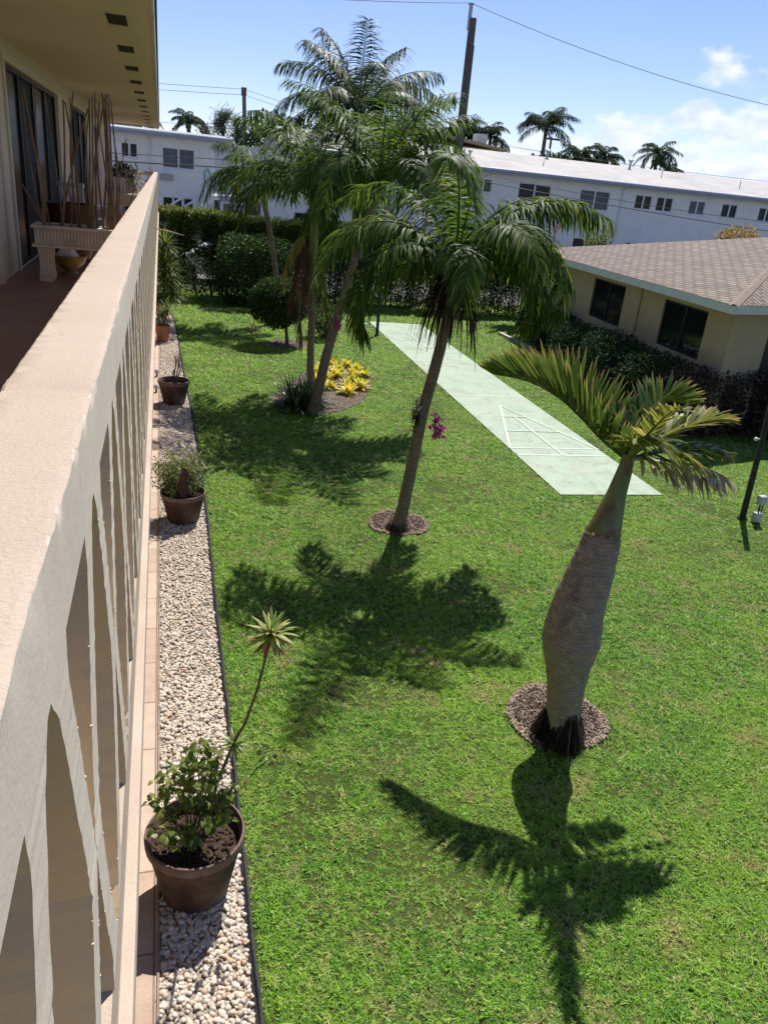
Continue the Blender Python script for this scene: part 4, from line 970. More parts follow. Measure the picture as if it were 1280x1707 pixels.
# palm 3: leaning trunk from the lily clump
F3 = ringf(10, 50, 2.3, 120, 0) + ringf(8, 76, 2.4, 70, 25) + [(95, 22, 2.0, 90), (-60, 15, 1.7, 90), (80, 60, 2.4, 100), (110, 45, 2.3, 110)]
palm('leaning palm rising out of the dark lily clump toward the court',
     [(2.80, 14.59, 0), (2.90, 14.59, .5), (3.02, 14.59, 1.2), (3.25, 14.66, 2.1), (3.46, 14.75, 2.9), (3.62, 14.86, 3.35)], [.12, .10, .092, .085, .078, .074], (3.90, 15.02, 4.22), F3, .66, .034, 70, M_palmleaf, 25,
     shaft=([(3.70, 14.90, 3.60), (3.83, 14.98, 4.02), (3.91, 15.03, 4.28)], [.085, .07, .05]), vee=15, droop=1.4)
# palm 4: small one, far left
F4 = ringf(8, 42, 1.9, 115, 0) + ringf(5, 72, 1.8, 85, 20) + [(-95, 22, 1.9, 90), (-80, 34, 2.2, 110)]
palm('slim palm rising behind the round shrub near the hedge, leftmost palm of the lawn',
     [(3.40, 24.6, 0), (3.37, 24.6, 1.3), (3.12, 24.6, 2.7), (2.97, 24.6, 3.3)], [.10, .085, .078, .075], (2.86, 24.6, 4.1), F4, .64, .038, 54, M_palmleaf, 35,
     shaft=([(2.93, 24.6, 3.6), (2.87, 24.6, 4.0), (2.85, 24.6, 4.2)], [.095, .075, .05]), vee=15, droop=1.3)
random.seed(11)
m_ = MB(); frond(m_, [(2.85, 16.3, 3.2), (2.72, 16.2, 2.9), (2.66, 16.15, 2.2), (2.80, 16.1, 1.2)], .8, .05, 46, vee=-10, droop=3.0, rbase=.5)
tag(m_.build('dead_frond', M_deadred, None, origin=(2.85, 16.3, 3.2)), 'dead reddish brown frond hanging beside the straight palm trunk', 'palm frond', 'dead fronds hanging by the straight palm')
m_ = MB(); frond(m_, [(2.9, 16.3, 3.3), (2.6, 16.3, 3.1), (2.42, 16.3, 2.7), (2.38, 16.3, 2.2)], .5, .05, 30, vee=-10, droop=3.0, rbase=.6)
tag(m_.build('yellow_frond', M_yellowleaf, None, origin=(2.9, 16.3, 3.3)), 'yellowing frond hanging left of the straight palm trunk', 'palm frond')

# bottle palm
random.seed(77)
t = thing('bottle_palm', 'bottle palm with a swollen ringed grey trunk and torn green and yellow fronds', 'palm tree', (3.25, 4.78, 0))
m_ = MB(); path = [(3.25, 4.72, -.02), (3.25, 4.73, .12), (3.24, 4.75, .35), (3.22, 4.78, .66), (3.21, 4.81, .96), (3.23, 4.84, 1.26), (3.29, 4.87, 1.56), (3.34, 4.90, 1.80), (3.355, 4.915, 1.885)]
rads = [.150, .146, .146, .172, .232, .214, .186, .160, .148]
taper(path, rads, m_, 40, 16)
VV = m_.V[-1]; ctr = np.array([[np.interp(z, [p[2] for p in path], [p[0] for p in path]), np.interp(z, [p[2] for p in path], [p[1] for p in path])] for z in VV[:, 2]])
ang = np.arctan2(VV[:, 1]-ctr[:, 1], VV[:, 0]-ctr[:, 0]); kk = 1 + .018*np.sin(2*ang+VV[:, 2]*3) + .012*np.sin(3*ang-VV[:, 2]*5) + .008*np.sin(VV[:, 2]*41+np.sin(ang)*1.5) + .006*np.sin(VV[:, 2]*97+ang)
VV[:, :2] = ctr + (VV[:, :2]-ctr)*kk[:, None]
m_.build('trunk', M_btrunk, t, smooth=True)
m_ = MB()
for i in range(26):
    a = 2*PI*i/26; ribbon(m_, (3.352+.139*math.cos(a), 4.912+.139*math.sin(a), 1.875+random.uniform(-.01, .02)+.012*math.sin(a*2)), (math.cos(a)*.25, math.sin(a)*.25, 1), (-math.sin(a), math.cos(a), 0), random.uniform(.015, .05), .042, -.2, 2, random.random(), (1, .9, .5))
m_.build('sheath_scar', M_dryleaf, t)
m_ = MB()
for i in range(1700):
    a = random.uniform(0, 2*PI); z = .30*random.random()**.7*(1+.25*math.sin(a*3)); p = Vector((3.25+math.cos(a)*.145, 4.735+math.sin(a)*.145, z)); ribbon(m_, p, (math.cos(a)*.34+random.gauss(0, .12), math.sin(a)*.34+random.gauss(0, .12), -1), (-math.sin(a+random.gauss(0, .5)), math.cos(a), 0), z*1.05+.02, .008, .1, 3, random.random()**1.6)
m_.lathe([(.19, .0), (.165, .1), (.148, .17)], (3.25, 4.73, 0), 26, .02)
m_.build('root_skirt', M_deadfibre, t)
m_ = MB(); taper([(3.352, 4.912, 1.87), (3.37, 4.92, 1.96), (3.40, 4.94, 2.08), (3.44, 4.97, 2.24), (3.485, 5.00, 2.42), (3.50, 5.02, 2.53)], [.143, .128, .102, .075, .058, .046], m_, 24, 6); m_.build('crownshaft', M_shaft, t, smooth=True)
CB = Vector((3.50, 5.02, 2.48))
def bf(name, pts, ll, n, m=M_bottleleaf, **k):
    q = MB(); frond(q, [CB] + [Vector(p) for p in pts], ll, k.pop('lw', .034), n, r0=k.pop('r0', .016), **k); return q.build(name, m, t)
# big left frond: leaflets stand up in a V
bf('frond', [(3.38, 5.25, 2.58), (3.26, 5.45, 2.71), (3.13, 5.62, 2.82), (2.95, 5.85, 2.89), (2.76, 6.1, 2.88)], .45, 80, vee=64, droop=-.05, fwd=(-.25, 1.9), start=.05, seg=4, jit=.05, lenprof=lambda u: .62+.45*math.sin(PI*min(1, u*.9+.12)) - .30*max(0, u-.8)*3)
bf('frond', [(3.60, 5.15, 2.66), (3.76, 5.3, 2.76), (3.93, 5.4, 2.84), (4.08, 5.42, 2.86), (4.22, 5.42, 2.84)], .30, 52, vee=55, droop=.15, fwd=(0, 1.3), seg=4, jit=.08)
bf('frond', [(3.58, 4.98, 2.60), (3.73, 4.96, 2.70), (3.95, 4.95, 2.80), (4.12, 4.95, 2.84), (4.22, 4.95, 2.84)], .26, 50, m=M_yellowleaf, vee=30, droop=.3, fwd=(.7, 1.6), seg=4, jit=.12)
bf('frond', [(3.58, 4.90, 2.57), (3.80, 4.84, 2.64), (4.0, 4.80, 2.66), (4.14, 4.78, 2.64)], .26, 46, vee=12, droop=.5, fwd=(.8, 1.7), seg=4, jit=.14)
bf('frond', [(3.48, 4.86, 2.70), (3.44, 4.68, 2.88), (3.38, 4.48, 3.03), (3.32, 4.28, 3.10)], .19, 34, vee=25, droop=.2, fwd=(.8, 1.6), seg=4, jit=.14, m=M_yellowleaf)
bf('frond', [(3.47, 5.06, 2.62), (3.45, 5.12, 2.74), (3.40, 5.2, 2.84)], .18, 16, vee=20, droop=.1, fwd=(.8, 1.6), seg=4, jit=.16)
bf('frond', [(3.42, 4.86, 2.66), (3.36, 4.78, 2.74), (3.50, 4.70, 2.74), (3.66, 4.64, 2.68), (3.80, 4.60, 2.62)], .27, 42, m=M_yellowleaf, vee=10, droop=.6, fwd=(.7, 1.6), seg=4, jit=.14)
bf('dry_frond', [(3.58, 4.84, 2.56), (3.80, 4.74, 2.56), (4.02, 4.68, 2.52), (4.20, 4.64, 2.45)], .34, 40, m=M_dryleaf, vee=-8, droop=1.0, fwd=(1.0, 1.8), seg=4, jit=.12, miss=.3)
bf('spear_leaf', [(3.75, 5.0, 2.57), (4.10, 5.0, 2.58), (4.48, 5.0, 2.55)], .10, 10, vee=5, droop=.1, fwd=(2, 3), r0=.022, seg=2)
q = MB()      # the crumpled dry sheath hanging on the right
for i in range(16):
    k = i/15; p = Vector((3.62 + .42*k, 4.70-.1*k, 2.53 - .06*k + random.gauss(0, .01))); ribbon(q, p, (.45, -.2, -.8 + .4*math.sin(i*1.7)), (.8, .3, .2), random.uniform(.09, .20), .040, .5, 4, random.random(), (.7, 1, .9, .6, .2))
q.build('dry_sheath', M_dryleaf, t)

# orchids on trunks
def flower(x, y, z, label, n, m, s_, spread, hang=.12):
    t = thing('orchid', label, 'flower', (x, y, z)); m_ = MB(); random.seed(int(x*100))
    for i in range(n):
        c = (x + random.gauss(.10, spread), y - .08 + random.gauss(0, spread), z - random.random()*hang*1.6); m_.add(*leaves(5, np.array([c]*5), s_, asp=.8, seed=i))
    m_.build('petals', m, t); m_ = MB()
    for i in range(4): m_.tube([(x-.02, y-.10, z+.02), (x+.05, y-.12, z+.08), (x+random.uniform(.05, .18), y-.1, z-.05)], .003, 5, False)
    m_.build('stem', M_stem, t); return t
flower(3.22, 8.99, 1.66, 'magenta orchid blooming on the leaning trunk in mid lawn', 34, M_pink, .045, .045, .17)
m_ = MB(); random.seed(9)
for i in range(150): a = random.uniform(0, 2*PI); p = Vector((3.06+random.gauss(0, .025), 8.99+random.gauss(0, .03), 1.62+random.gauss(0, .08))); ribbon(m_, p, (random.gauss(-.3, .6), random.gauss(-.3, .6), random.gauss(0, .8)), (random.random(), random.random(), .2), .07, .02, .4, 2, random.random())
tag(m_.build('orchid_mount', M_deadfibre, None, origin=(3.06, 8.99, 1.62)), 'ball of brown moss and roots strapped to the trunk beside the magenta orchid', 'moss')
m_ = MB(); m_.add(*leaves(14, np.array([(3.06+random.gauss(0, .02), 8.97, 1.74+random.gauss(0, .04)) for _ in range(14)]), .10, asp=.5, up=1.0)); tag(m_.build('dry_leaf_cluster', M_dryleaf, None, origin=(3.06, 8.97, 1.74)), 'pale dry leaves sticking up from the moss on the leaning trunk', 'leaves')
flower(3.02, 14.48, 1.90, 'pink orchid on the farther leaning trunk above the yellow plants', 24, M_pink, .055, .05)

# ================================================================== BEDS AND SHRUBS
def clump(x, y, z, n, ln, wd, mat, name, label, group=None, el=(15, 80), droop=.8, rs=.25, heads=1, spread=.1):
    t = thing(name, label, 'plant', (x, y, z), group); m_ = MB()
    for h in range(heads):
        a = random.uniform(0, 2*PI); rr = spread*math.sqrt(random.random()) if heads > 1 else 0; rosette(m_, (x+rr*math.cos(a), y+rr*math.sin(a), z), n, ln, wd, el, droop, .5, rs)
    m_.build('leaves', mat, t); return t
random.seed(50)
clump(2.62, 15.10, .02, 24, .74, .036, M_spider, 'lily_clump', 'big dark clump of strap leaves at the foot of the leaning palm', None, (25, 82), .9, .3, 13, .36)
YP = [(3.35, 17.0), (3.62, 17.4), (3.55, 16.5), (3.85, 16.1), (3.98, 16.7), (4.2, 17.2), (3.9, 17.6), (4.35, 17.8), (4.1, 18.2), (3.75, 18.3), (4.55, 18.3), (4.4, 18.75), (3.45, 17.85), (4.05, 18.8), (3.30, 16.6), (4.25, 16.55), (4.62, 17.75)]
YL = ['front', 'middle', 'back']
for i, (x, y) in enumerate(YP):
    clump(x, y, .02, 26, .24 if i % 3 else .31, .085, M_yel, 'yellow_bromeliad', 'bright yellow leafy plant in the long mulch bed', 'yellow plants in the long bed', (25, 85), .8, .3)
def bush(name, label, c, rad, n, size, mat, seed, zmin=.03, cat='shrub', group=None, lump=.2, shell=.5, trunk=None, power=2.0, stems=14, cloud=.3, loc=None, nl=16):
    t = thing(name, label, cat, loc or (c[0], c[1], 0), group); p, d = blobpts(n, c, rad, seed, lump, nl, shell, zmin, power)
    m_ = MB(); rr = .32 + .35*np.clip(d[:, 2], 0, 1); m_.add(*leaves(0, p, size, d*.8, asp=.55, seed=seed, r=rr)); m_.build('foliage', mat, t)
    m_ = MB(); random.seed(seed)
    for i in range(stems):
        a = random.uniform(0, 2*PI); k = random.random(); tip = (c[0]+rad[0]*.7*k*math.cos(a), c[1]+rad[1]*.7*k*math.sin(a), c[2]+rad[2]*random.uniform(-.2, .6)); b = trunk or (c[0]+rad[0]*.4*k*math.cos(a), c[1]+rad[1]*.4*k*math.sin(a), 0)
        m_.tube([b, Vector(b).lerp(Vector(tip), .5) + Vector((random.gauss(0, .05), 0, 0)), tip], [.02, .014, .005], 5, False)
    if trunk: m_.tube([(trunk[0]+.06, trunk[1], 0), (trunk[0]+.02, trunk[1], trunk[2]*.6), trunk], [.055, .045, .04], 9, False)
    m_.build('stems', M_stem, t); return t
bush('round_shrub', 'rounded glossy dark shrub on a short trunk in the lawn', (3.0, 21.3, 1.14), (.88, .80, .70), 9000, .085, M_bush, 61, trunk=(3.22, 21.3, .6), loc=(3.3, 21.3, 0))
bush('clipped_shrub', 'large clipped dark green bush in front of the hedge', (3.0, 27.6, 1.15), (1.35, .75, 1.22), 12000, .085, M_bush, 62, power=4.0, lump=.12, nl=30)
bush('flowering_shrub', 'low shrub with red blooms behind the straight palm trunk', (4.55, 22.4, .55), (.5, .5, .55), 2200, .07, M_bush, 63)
m_ = MB(); random.seed(2); m_.add(*leaves(20, np.array([(4.45+random.gauss(0, .14), 22.0+random.gauss(0, .08), .98+random.gauss(0, .14)) for _ in range(20)]), .085, asp=.8)); tag(m_.build('red_flowers', M_red, None, origin=(4.45, 22.0, .98)), 'cluster of red flowers on the low shrub behind the straight palm', 'flowers')
clump(2.5, 22.9, .02, 30, .45, .03, M_lightleaf, 'striped_lily', 'small pale striped clump left of the round shrub', None, (15, 75), .9)
clump(4.05, 22.3, .02, 30, .40, .03, M_lightleaf, 'striped_lily', 'small pale clump right of the round shrub', None, (15, 75), .9)
# hedge: leafy on top, bare stems below
def hedge(label, x0, x1, y, ztop, n, seed, name='hedge', gaps=True, tx=.6, size=.085):
    g = np.random.default_rng(seed); t = thing(name, label, 'hedge', ((x0+x1)/2, y, 0))
    x = g.uniform(x0, x1, n); z = ztop(x)*(1 - g.random(n)**1.6*.98); 
    e = g.uniform(-1, 1, n); yy = y + np.sign(e)*np.abs(e)**.5*tx*(.9 + .2*np.sin(x*2.3) + .12*np.sin(x*7.1)) + g.normal(size=n)*.05
    z += g.normal(size=n)*.06
    dn = vnoise(np.stack([x, z], 1), 1.6, 5)*.6 + vnoise(np.stack([x, z], 1), 5.0, 6)*.4
    zr = z/ztop(x); keepm = (g.random(n) < np.clip(.42 + 1.3*(zr - .30), .45, 1)*np.clip((dn-.20)*4.2, .30, 1)) & (z > .05)
    p = np.stack([x, yy, z], 1)[keepm]; zr = zr[keepm]
    m_ = MB(); m_.add(*leaves(0, p, size, np.array([0, -.25, .3]), asp=.55, seed=seed, r=.30+.40*np.clip((zr-.75)*4, 0, 1), rs=.2)); m_.build('foliage', M_hedge, t)  # leaf colour lightens near the top: sunlight painted into the foliage
    m_ = MB(); random.seed(seed)
    for i in range(int((x1-x0)*10)):
        xx = random.uniform(x0, x1); zz = float(ztop(np.array([xx]))[0])*random.uniform(.6, .93); y2 = y + random.uniform(-.3, .3)
        m_.tube([(xx, y2, 0), (xx+random.gauss(0, .1), y2+random.gauss(0, .1), zz*.35), (xx+random.gauss(0, .16), y2+random.gauss(0, .15), zz*.7), (xx+random.gauss(0, .24), y2+random.gauss(0, .2), zz)], [.022, .018, .012, .005], 5, False)
    m_.build('stems', M_stem, t); return t
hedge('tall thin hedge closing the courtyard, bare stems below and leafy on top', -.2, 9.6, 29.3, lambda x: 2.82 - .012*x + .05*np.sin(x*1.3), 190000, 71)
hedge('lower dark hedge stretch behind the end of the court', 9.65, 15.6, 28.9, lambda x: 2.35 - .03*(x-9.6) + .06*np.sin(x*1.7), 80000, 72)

# house-side shrubs, all in the eave's shade
HB = [((11.95, 23.6, .55), (.75, .8, .60), 'dark shrub at the far end of the bungalow bed', M_bushdark), ((11.55, 21.4, .60), (.65, .95, .68), 'small dark rounded bush under the first bungalow window', M_bushdark),
      ((11.15, 19.2, .62), (.80, 1.15, .72), 'rounded green bush between the bungalow windows', M_bushdark), ((10.95, 17.1, .66), (.85, 1.15, .80), 'broad green bush beneath the second bungalow window', M_bushdark),
      ((10.85, 15.2, .62), (.80, 1.05, .78), 'green bush below the plain wall next to the house corner', M_bushdark), ((11.0, 13.75, .60), (.85, .80, .78), 'dark reddish bush at the bungalow corner', M_burg), ((12.6, 13.55, .60), (1.0, .65, .82), 'dark reddish hedge bush right of the bungalow corner', M_burg),
      ((14.3, 13.9, .62), (1.0, .65, .84), 'dark reddish hedge bush farthest right by the bungalow', M_burg)]
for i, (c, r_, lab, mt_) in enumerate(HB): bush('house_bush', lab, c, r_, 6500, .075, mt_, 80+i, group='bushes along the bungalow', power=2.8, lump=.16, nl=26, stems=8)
m_ = MB(); m_.box((10.9, 21.9, 0), (11.02, 24.4, .09)); tag(m_.build('bed_kerb', gmat('kerb_concrete', (.4, .38, .35), (.5, .48, .44), 8, .8, 60, .003)), 'low concrete kerb edging the bungalow bed', 'kerb')

# ================================================================== THE BUNGALOW
hd = Vector((.094, .9956, 0)); hi = Vector((.9956, -.094, 0)); hr = Vector((.975, .222, 0))
house = thing('bungalow', 'tan stucco bungalow with a brown shingled hip roof and two dark windows', 'house', (11.22, 13.45, 0))
A0 = Vector((10.68, 13.06, 0)); B0 = Vector((11.80, 25.0, 0)); AP = Vector((16.42, 18.13, 4.09)); R2 = AP + hr*12; Cx = A0 + hr*16
Wc = Vector((11.24, 13.62, 0)); Wl = 10.8
def quadwall(m_, o_, d_, inn, a, b, z0, z1, th=.15):
    P_ = [o_ + d_*a, o_ + d_*b, o_ + d_*b + inn*th, o_ + d_*a + inn*th]; m_.prism([(p.x, p.y) for p in P_], z0, z1)
HW = [(.95, 2.86), (4.93, 6.92)]
m_ = MB(); prv = 0
for a, b in HW:
    quadwall(m_, Wc, hd, hi, prv, a, 0, 2.64); quadwall(m_, Wc, hd, hi, a, b, 0, 1.37); quadwall(m_, Wc, hd, hi, a, b, 2.43, 2.64); prv = b
quadwall(m_, Wc, hd, hi, prv, Wl, 0, 2.64)
hn = Vector((-.222, .975, 0))
quadwall(m_, Wc + hr*.16, hr, hn, 0, 1.05, 0, 2.64); quadwall(m_, Wc + hr*.16, hr, hn, 1.05, 1.95, 2.15, 2.64); quadwall(m_, Wc + hr*.16, hr, hn, 1.95, 15, 0, 2.64)
m_.build('wall', M_houseW, house)
for a, b in HW:
    fr = MB()
    for q in ((a, a+.05, 1.372, 2.428), (b-.05, b, 1.372, 2.428), ((a+b)/2-.03, (a+b)/2+.03, 1.42, 2.38), (a+.05, b-.05, 1.372, 1.42), (a+.05, b-.05, 2.38, 2.428)): quadwall(fr, Wc + hi*.04, hd, hi, q[0], q[1], q[2], q[3], .05)
    wn = fr.build('window', M_black, house)
    for s0, s1 in ((a+.05, (a+b)/2-.03), ((a+b)/2+.03, b-.05)):
        g_ = MB(); quadwall(g_, Wc + hi*.065, hd, hi, s0, s1, 1.42, 2.38, .01); g_.build('pane', M_glassh, wn)
d_ = MB(); quadwall(d_, Wc + hr*.16 + hn*.05, hr, hn, 1.05, 1.95, 0.02, 2.148, .04); d_.build('door', M_black, house)
m_ = MB(); m_.tube([Wc + hd*4.0 - hi*.03 + Vector((0, 0, 0)), Wc + hd*4.0 - hi*.03 + Vector((0, 0, 2.6))], .025, 8); m_.build('downpipe', M_houseW, house)
def slab3(m_, P_, th=.03):
    n_ = (P_[1]-P_[0]).cross(P_[2]-P_[0]).normalized()
    if n_.z < 0: P_ = P_[::-1]; n_ = -n_
    k = len(P_); V = [tuple(p) for p in P_] + [tuple(p - n_*th) for p in P_]
    m_.add(V, [tuple(range(k)), tuple(range(k, 2*k))[::-1]] + [(i, k+i, k+(i+1) % k, (i+1) % k) for i in range(k)])
z1 = Vector((0, 0, 2.775)); A_ = A0 + z1; B_ = B0 + z1; C_ = Cx + z1; BB = B0 + Vector((9, -1.0, 0)) + z1
oh = .03
m_ = MB(); slab3(m_, [A_, B_, AP]); slab3(m_, [A_, AP, R2, C_]); slab3(m_, [B_, BB, R2, AP]); m_.build('roof', M_shing, house)
m_ = MB()      # ridge caps along the near hip
for i in range(26):
    k = i/26; p = A_.lerp(AP, k) + Vector((0, 0, .012)); q = A_.lerp(AP, (i+1.15)/26) + Vector((0, 0, .018)); s_ = (AP-A_).cross(Vector((0, 0, 1))).normalized()*.10
    V = [p - s_ - Vector((0, 0, .030)), p + Vector((0, 0, .012)), p + s_ - Vector((0, 0, .030)), q - s_ - Vector((0, 0, .034)), q + Vector((0, 0, .008)), q + s_ - Vector((0, 0, .034))]
    m_.add([tuple(v) for v in V], [(0, 1, 4, 3), (1, 2, 5, 4)])
m_.build('hip_caps', gmat('ridge_shingle', (.20, .15, .12), (.27, .21, .17), 9, .85, 80, .004), house)
m_ = MB()
def strip(m_, P, Q, th, z0, z1_, inn): m_.prism([(P.x, P.y), (Q.x, Q.y), (Q.x+inn.x*th, Q.y+inn.y*th), (P.x+inn.x*th, P.y+inn.y*th)], z0, z1_)
strip(m_, A0, B0, .03, 2.60, 2.765, hi); strip(m_, A0 + hr*.032, Cx, .03, 2.60, 2.765, hn); m_.build('fascia', M_houseF, house)
m_ = MB(); m_.prism([(p.x, p.y) for p in (A0+hi*.04+hd*.03, B0+hi*.04, B0+hi*.75, Wc+hd*.2+hi*.3, A0+hr*1.3+hn*.8+hi*.0)], 2.63, 2.645)
m_.prism([(p.x, p.y) for p in (A0+hr*1.32+hn*.035, Cx+hn*.035, Cx+hn*.8, A0+hr*1.32+hn*.8)], 2.63, 2.645); m_.build('soffit', gmat('house_soffit', (.5, .46, .38), (.56, .52, .44), 4, .8, 40, .001), house)

# tall plants behind the bungalow roof
t = thing('tree', 'orange leaved tree top showing over the bungalow roof', 'tree', (20.0, 25.2, 0)); m_ = MB(); m_.tube([(20, 25.2, 0), (20.1, 25.2, 3.4)], [.12, .06], 8); m_.build('trunk', M_stem, t)
m_ = MB(); p, d = blobpts(1400, (20.1, 25.2, 3.55), (.95, .6, .55), 91, .3); m_.add(*leaves(0, p, .13, d, seed=91)); m_.build('crown', leafmat('orange_leaves', [(0, (.13, .14, .03)), (.5, (.32, .24, .07)), (1, (.55, .30, .10))], trans=.3), t)
t = thing('banana_plant', 'pale green banana plant beside the bungalow roof end', 'plant', (12.9, 27.0, 0)); m_ = MB(); random.seed(93)
for i in range(12):
    a = 2*PI*i/12; d = Vector((math.cos(a)*.5, math.sin(a)*.5, 1.0)); ribbon(m_, (12.9, 27, 1.6), d, d.cross(Vector((0, 0, 1))), random.uniform(1.5, 2.2), .42, .9, 6, random.random(), (.3, .8, 1, 1, .8, .5, .1))
m_.build('leaves', M_lightleaf, t); m_ = MB(); m_.tube([(12.9, 27, 0), (12.9, 27, 1.8)], [.12, .09], 10); m_.build('stem', M_gshaft, t)
t = thing('flower_spike', 'tall pinkish flower spike rising behind the bungalow roof', 'plant', (13.9, 27.5, 0)); m_ = MB(); m_.tube([(13.9, 27.5, 0), (13.95, 27.5, 3.3), (14.0, 27.5, 4.0)], [.04, .03, .015], 7)
m_.build('stem', M_palestem, t); m_ = MB(); p, d = blobpts(160, (13.97, 27.5, 3.65), (.16, .16, .45), 95); m_.add(*leaves(0, p, .11, d, seed=95)); m_.build('blossom', leafmat('salmon_petals', [(0, (.35, .16, .12)), (1, (.5, .3, .22))]), t)
bush('back_bush', 'yellow green bush top peeping over the bungalow roof', (17.3, 30.0, 2.2), (.8, .6, 1.5), 1600, .13, M_lightleaf, 97)

# ================================================================== WHITE TWO STOREY BUILDING BEHIND
wb = thing('white_apartment_block', 'long white two storey apartment block with lilac gutters behind the hedge', 'building', (2.7, 45.0, 0))
WIN = [(-1.9, -1.12, 4.42, 5.08, 2), (.10, 1.70, 4.10, 5.05, 2), (17.3, 18.35, 4.45, 5.15, 2), (20.05, 22.1, 4.15, 5.16, 2), (24.05, 26.05, 4.08, 5.14, 2), (27.8, 28.95, 4.38, 5.17, 2), (29.3, 30.45, 4.37, 5.17, 2), (31.65, 32.8, 4.38, 5.17, 2),
       (34.05, 35.2, 4.38, 5.17, 2), (36.85, 38.0, 4.38, 5.17, 2), (10.2, 12.0, 4.15, 5.15, 2), (13.6, 15.2, 4.15, 5.15, 2), (7.2, 8.6, 4.15, 5.15, 2)]
GW = [(.08, 1.64, 1.75, 2.70, 3), (24.1, 26.0, 1.35, 2.42, 2), (27.75, 28.6, 1.6, 2.42, 2), (7.0, 8.6, 1.5, 2.5, 2), (10.4, 12.2, 1.5, 2.5, 2), (20.2, 22.0, 1.4, 2.4, 2), (31.7, 32.8, 1.6, 2.42, 2), (-2.0, -1.1, 1.7, 2.5, 2)]
m_ = MB()
def wallwin(x0, x1, wins, z0, z1_):
    xs = x0
    for (a, b, c, d, k) in sorted([q for q in wins if x0 < q[0] < x1]):
        m_.box((xs, 45, z0), (a, 45.2, z1_)); m_.box((a, 45, z0), (b, 45.2, c)); m_.box((a, 45, d), (b, 45.2, z1_)); xs = b
    m_.box((xs, 45, z0), (x1, 45.2, z1_))
wallwin(-9, 2.72, WIN, 2.95, 5.6); wallwin(-9, 2.72, GW, 0, 2.95); wallwin(5.2, 60, WIN, 2.95, 5.6); wallwin(5.2, 60, GW, 0, 2.95)
m_.box((-9.2, 45, 0), (-9, 54, 5.6)); m_.box((2.52, 45.2, 0), (2.72, 54, 5.6)); m_.box((5.2, 45.2, 0), (5.4, 54, 5.6)); m_.box((2.72, 50, 0), (5.2, 50.2, 5.6)); m_.box((60, 45, 0), (60.2, 54, 5.6))
m_.build('wall', M_white, wb)
for (a, b, c, d, k) in WIN + GW:
    fr = MB()
    for q in ((a, a+.04, c, d), (b-.04, b, c, d), (a+.04, b-.04, c, c+.04), (a+.04, b-.04, d-.04, d)): fr.box((q[0], 45.03, q[2]), (q[1], 45.09, q[3]))
    for i in range(1, k): xx = a+(b-a)*i/k; fr.box((xx-.05, 45.02, c+.04), (xx+.05, 45.08, d-.04))
    wn = fr.build('window', M_whitetrim, wb); g_ = MB(); bl = (a < 2 and c > 4)
    g_.box((a+.04, 45.10, c+.04), (b-.04, 45.12, d-.04)); g_.build('pane', M_blind if (bl and a > -1) or abs(a-24.05) < .01 or abs(a-31.65) < .01 else M_winglass, wn)
    if d > 4: s_ = MB(); s_.box((a-.06, 44.95, c-.07), (b+.06, 44.999, c)); s_.build('sill', M_whitetrim, wn)
m_ = MB()
m_.add([(-9.6, 44.4, 5.72), (3.55, 44.4, 5.72), (3.55, 51, 6.05), (-9.6, 51, 6.05)], [(0, 1, 2, 3)])
for i in range(60):
    pass
m_.add([(6.6, 44.4, 5.76), (62, 44.4, 5.76), (62, 51.2, 6.95), (6.6, 51.2, 6.95)], [(0, 1, 2, 3)]); m_.add([(6.6, 51.2, 6.95), (62, 51.2, 6.95), (62, 56, 6.2), (6.6, 56, 6.2)], [(0, 1, 2, 3)])
m_.add([(6.6, 44.4, 5.6), (6.6, 44.4, 5.76), (6.6, 51.2, 6.95), (6.6, 56, 6.2), (6.6, 56, 5.6)], [(0, 1, 2, 3, 4)])
m_.build('roof', gmat('white_roof_membrane', (.33, .318, .31), (.42, .405, .39), .9, .7, 14, .01, dirt=(.27, .265, .26), ds=.35), wb)
for q, (x0, x1) in enumerate(((-9.6, 3.56), (6.58, 62))):
    m_ = MB(); m_.tube([(x0, 44.34, 5.66), (x1, 44.34, 5.66)], .10, 10); m_.box((x0, 44.36, 5.50), (x1, 44.44, 5.74)); m_.box((x0, 44.44, 5.50), (x1, 45.0, 5.53)); m_.build('gutter', M_greytrim, wb)
for x in (-.55, 26.85, 42, 15.9):
    m_ = MB(); m_.tube([(x-.1, 44.4, 5.55), (x, 44.92, 5.35), (x, 44.92, .1)], .045, 8); m_.build('downpipe', M_whitetrim, wb)
m_ = MB(); m_.box((-.02, 44.7, 3.50), (.56, 45.0, 3.78)); ac = m_.build('air_conditioner', M_ac, wb); m_ = MB()
for i in range(6): m_.box((.02, 44.68, 3.53+.04*i), (.52, 44.699, 3.545+.04*i))
m_.build('grille', M_whitetrim, ac)
for i, (x, y, h_, r_) in enumerate([(17.6, 48.2, .35, .09), (17.9, 48.0, .3, .12), (22.4, 47.2, .28, .05), (24.2, 50.6, .5, .16), (30.1, 50.2, .55, .14), (31.2, 48, .4, .05), (36.5, 47, .45, .05), (42, 47.5, .35, .05), (46.8, 49.5, .85, .16), (48.1, 49.6, .85, .16), (46.9, 46.8, .5, .06), (12.9, 48, .4, .08), (53, 47.5, .4, .08)]):
    zr = 5.76 + (y-44.4)*.175; m_ = MB(); m_.tube([(x, y, zr-.05), (x, y, zr+h_)], r_*.55, 8)
    if r_ > .1: m_.lathe([(r_, h_-.12), (r_*1.25, h_-.02), (r_*.6, h_+.06), (0, h_+.08)], (x, y, zr), 12)
    m_.build('roof_vent', M_boxgrey, wb)
for i, (x, z) in enumerate([(33.0, 5.4), (35.2, 5.4), (41, 5.35), (29.9, 5.42)]):
    m_ = MB(); m_.box((x, 44.96, z-.07), (x+.3, 44.998, z)); m_.build('wall_vent', M_whitetrim, wb)
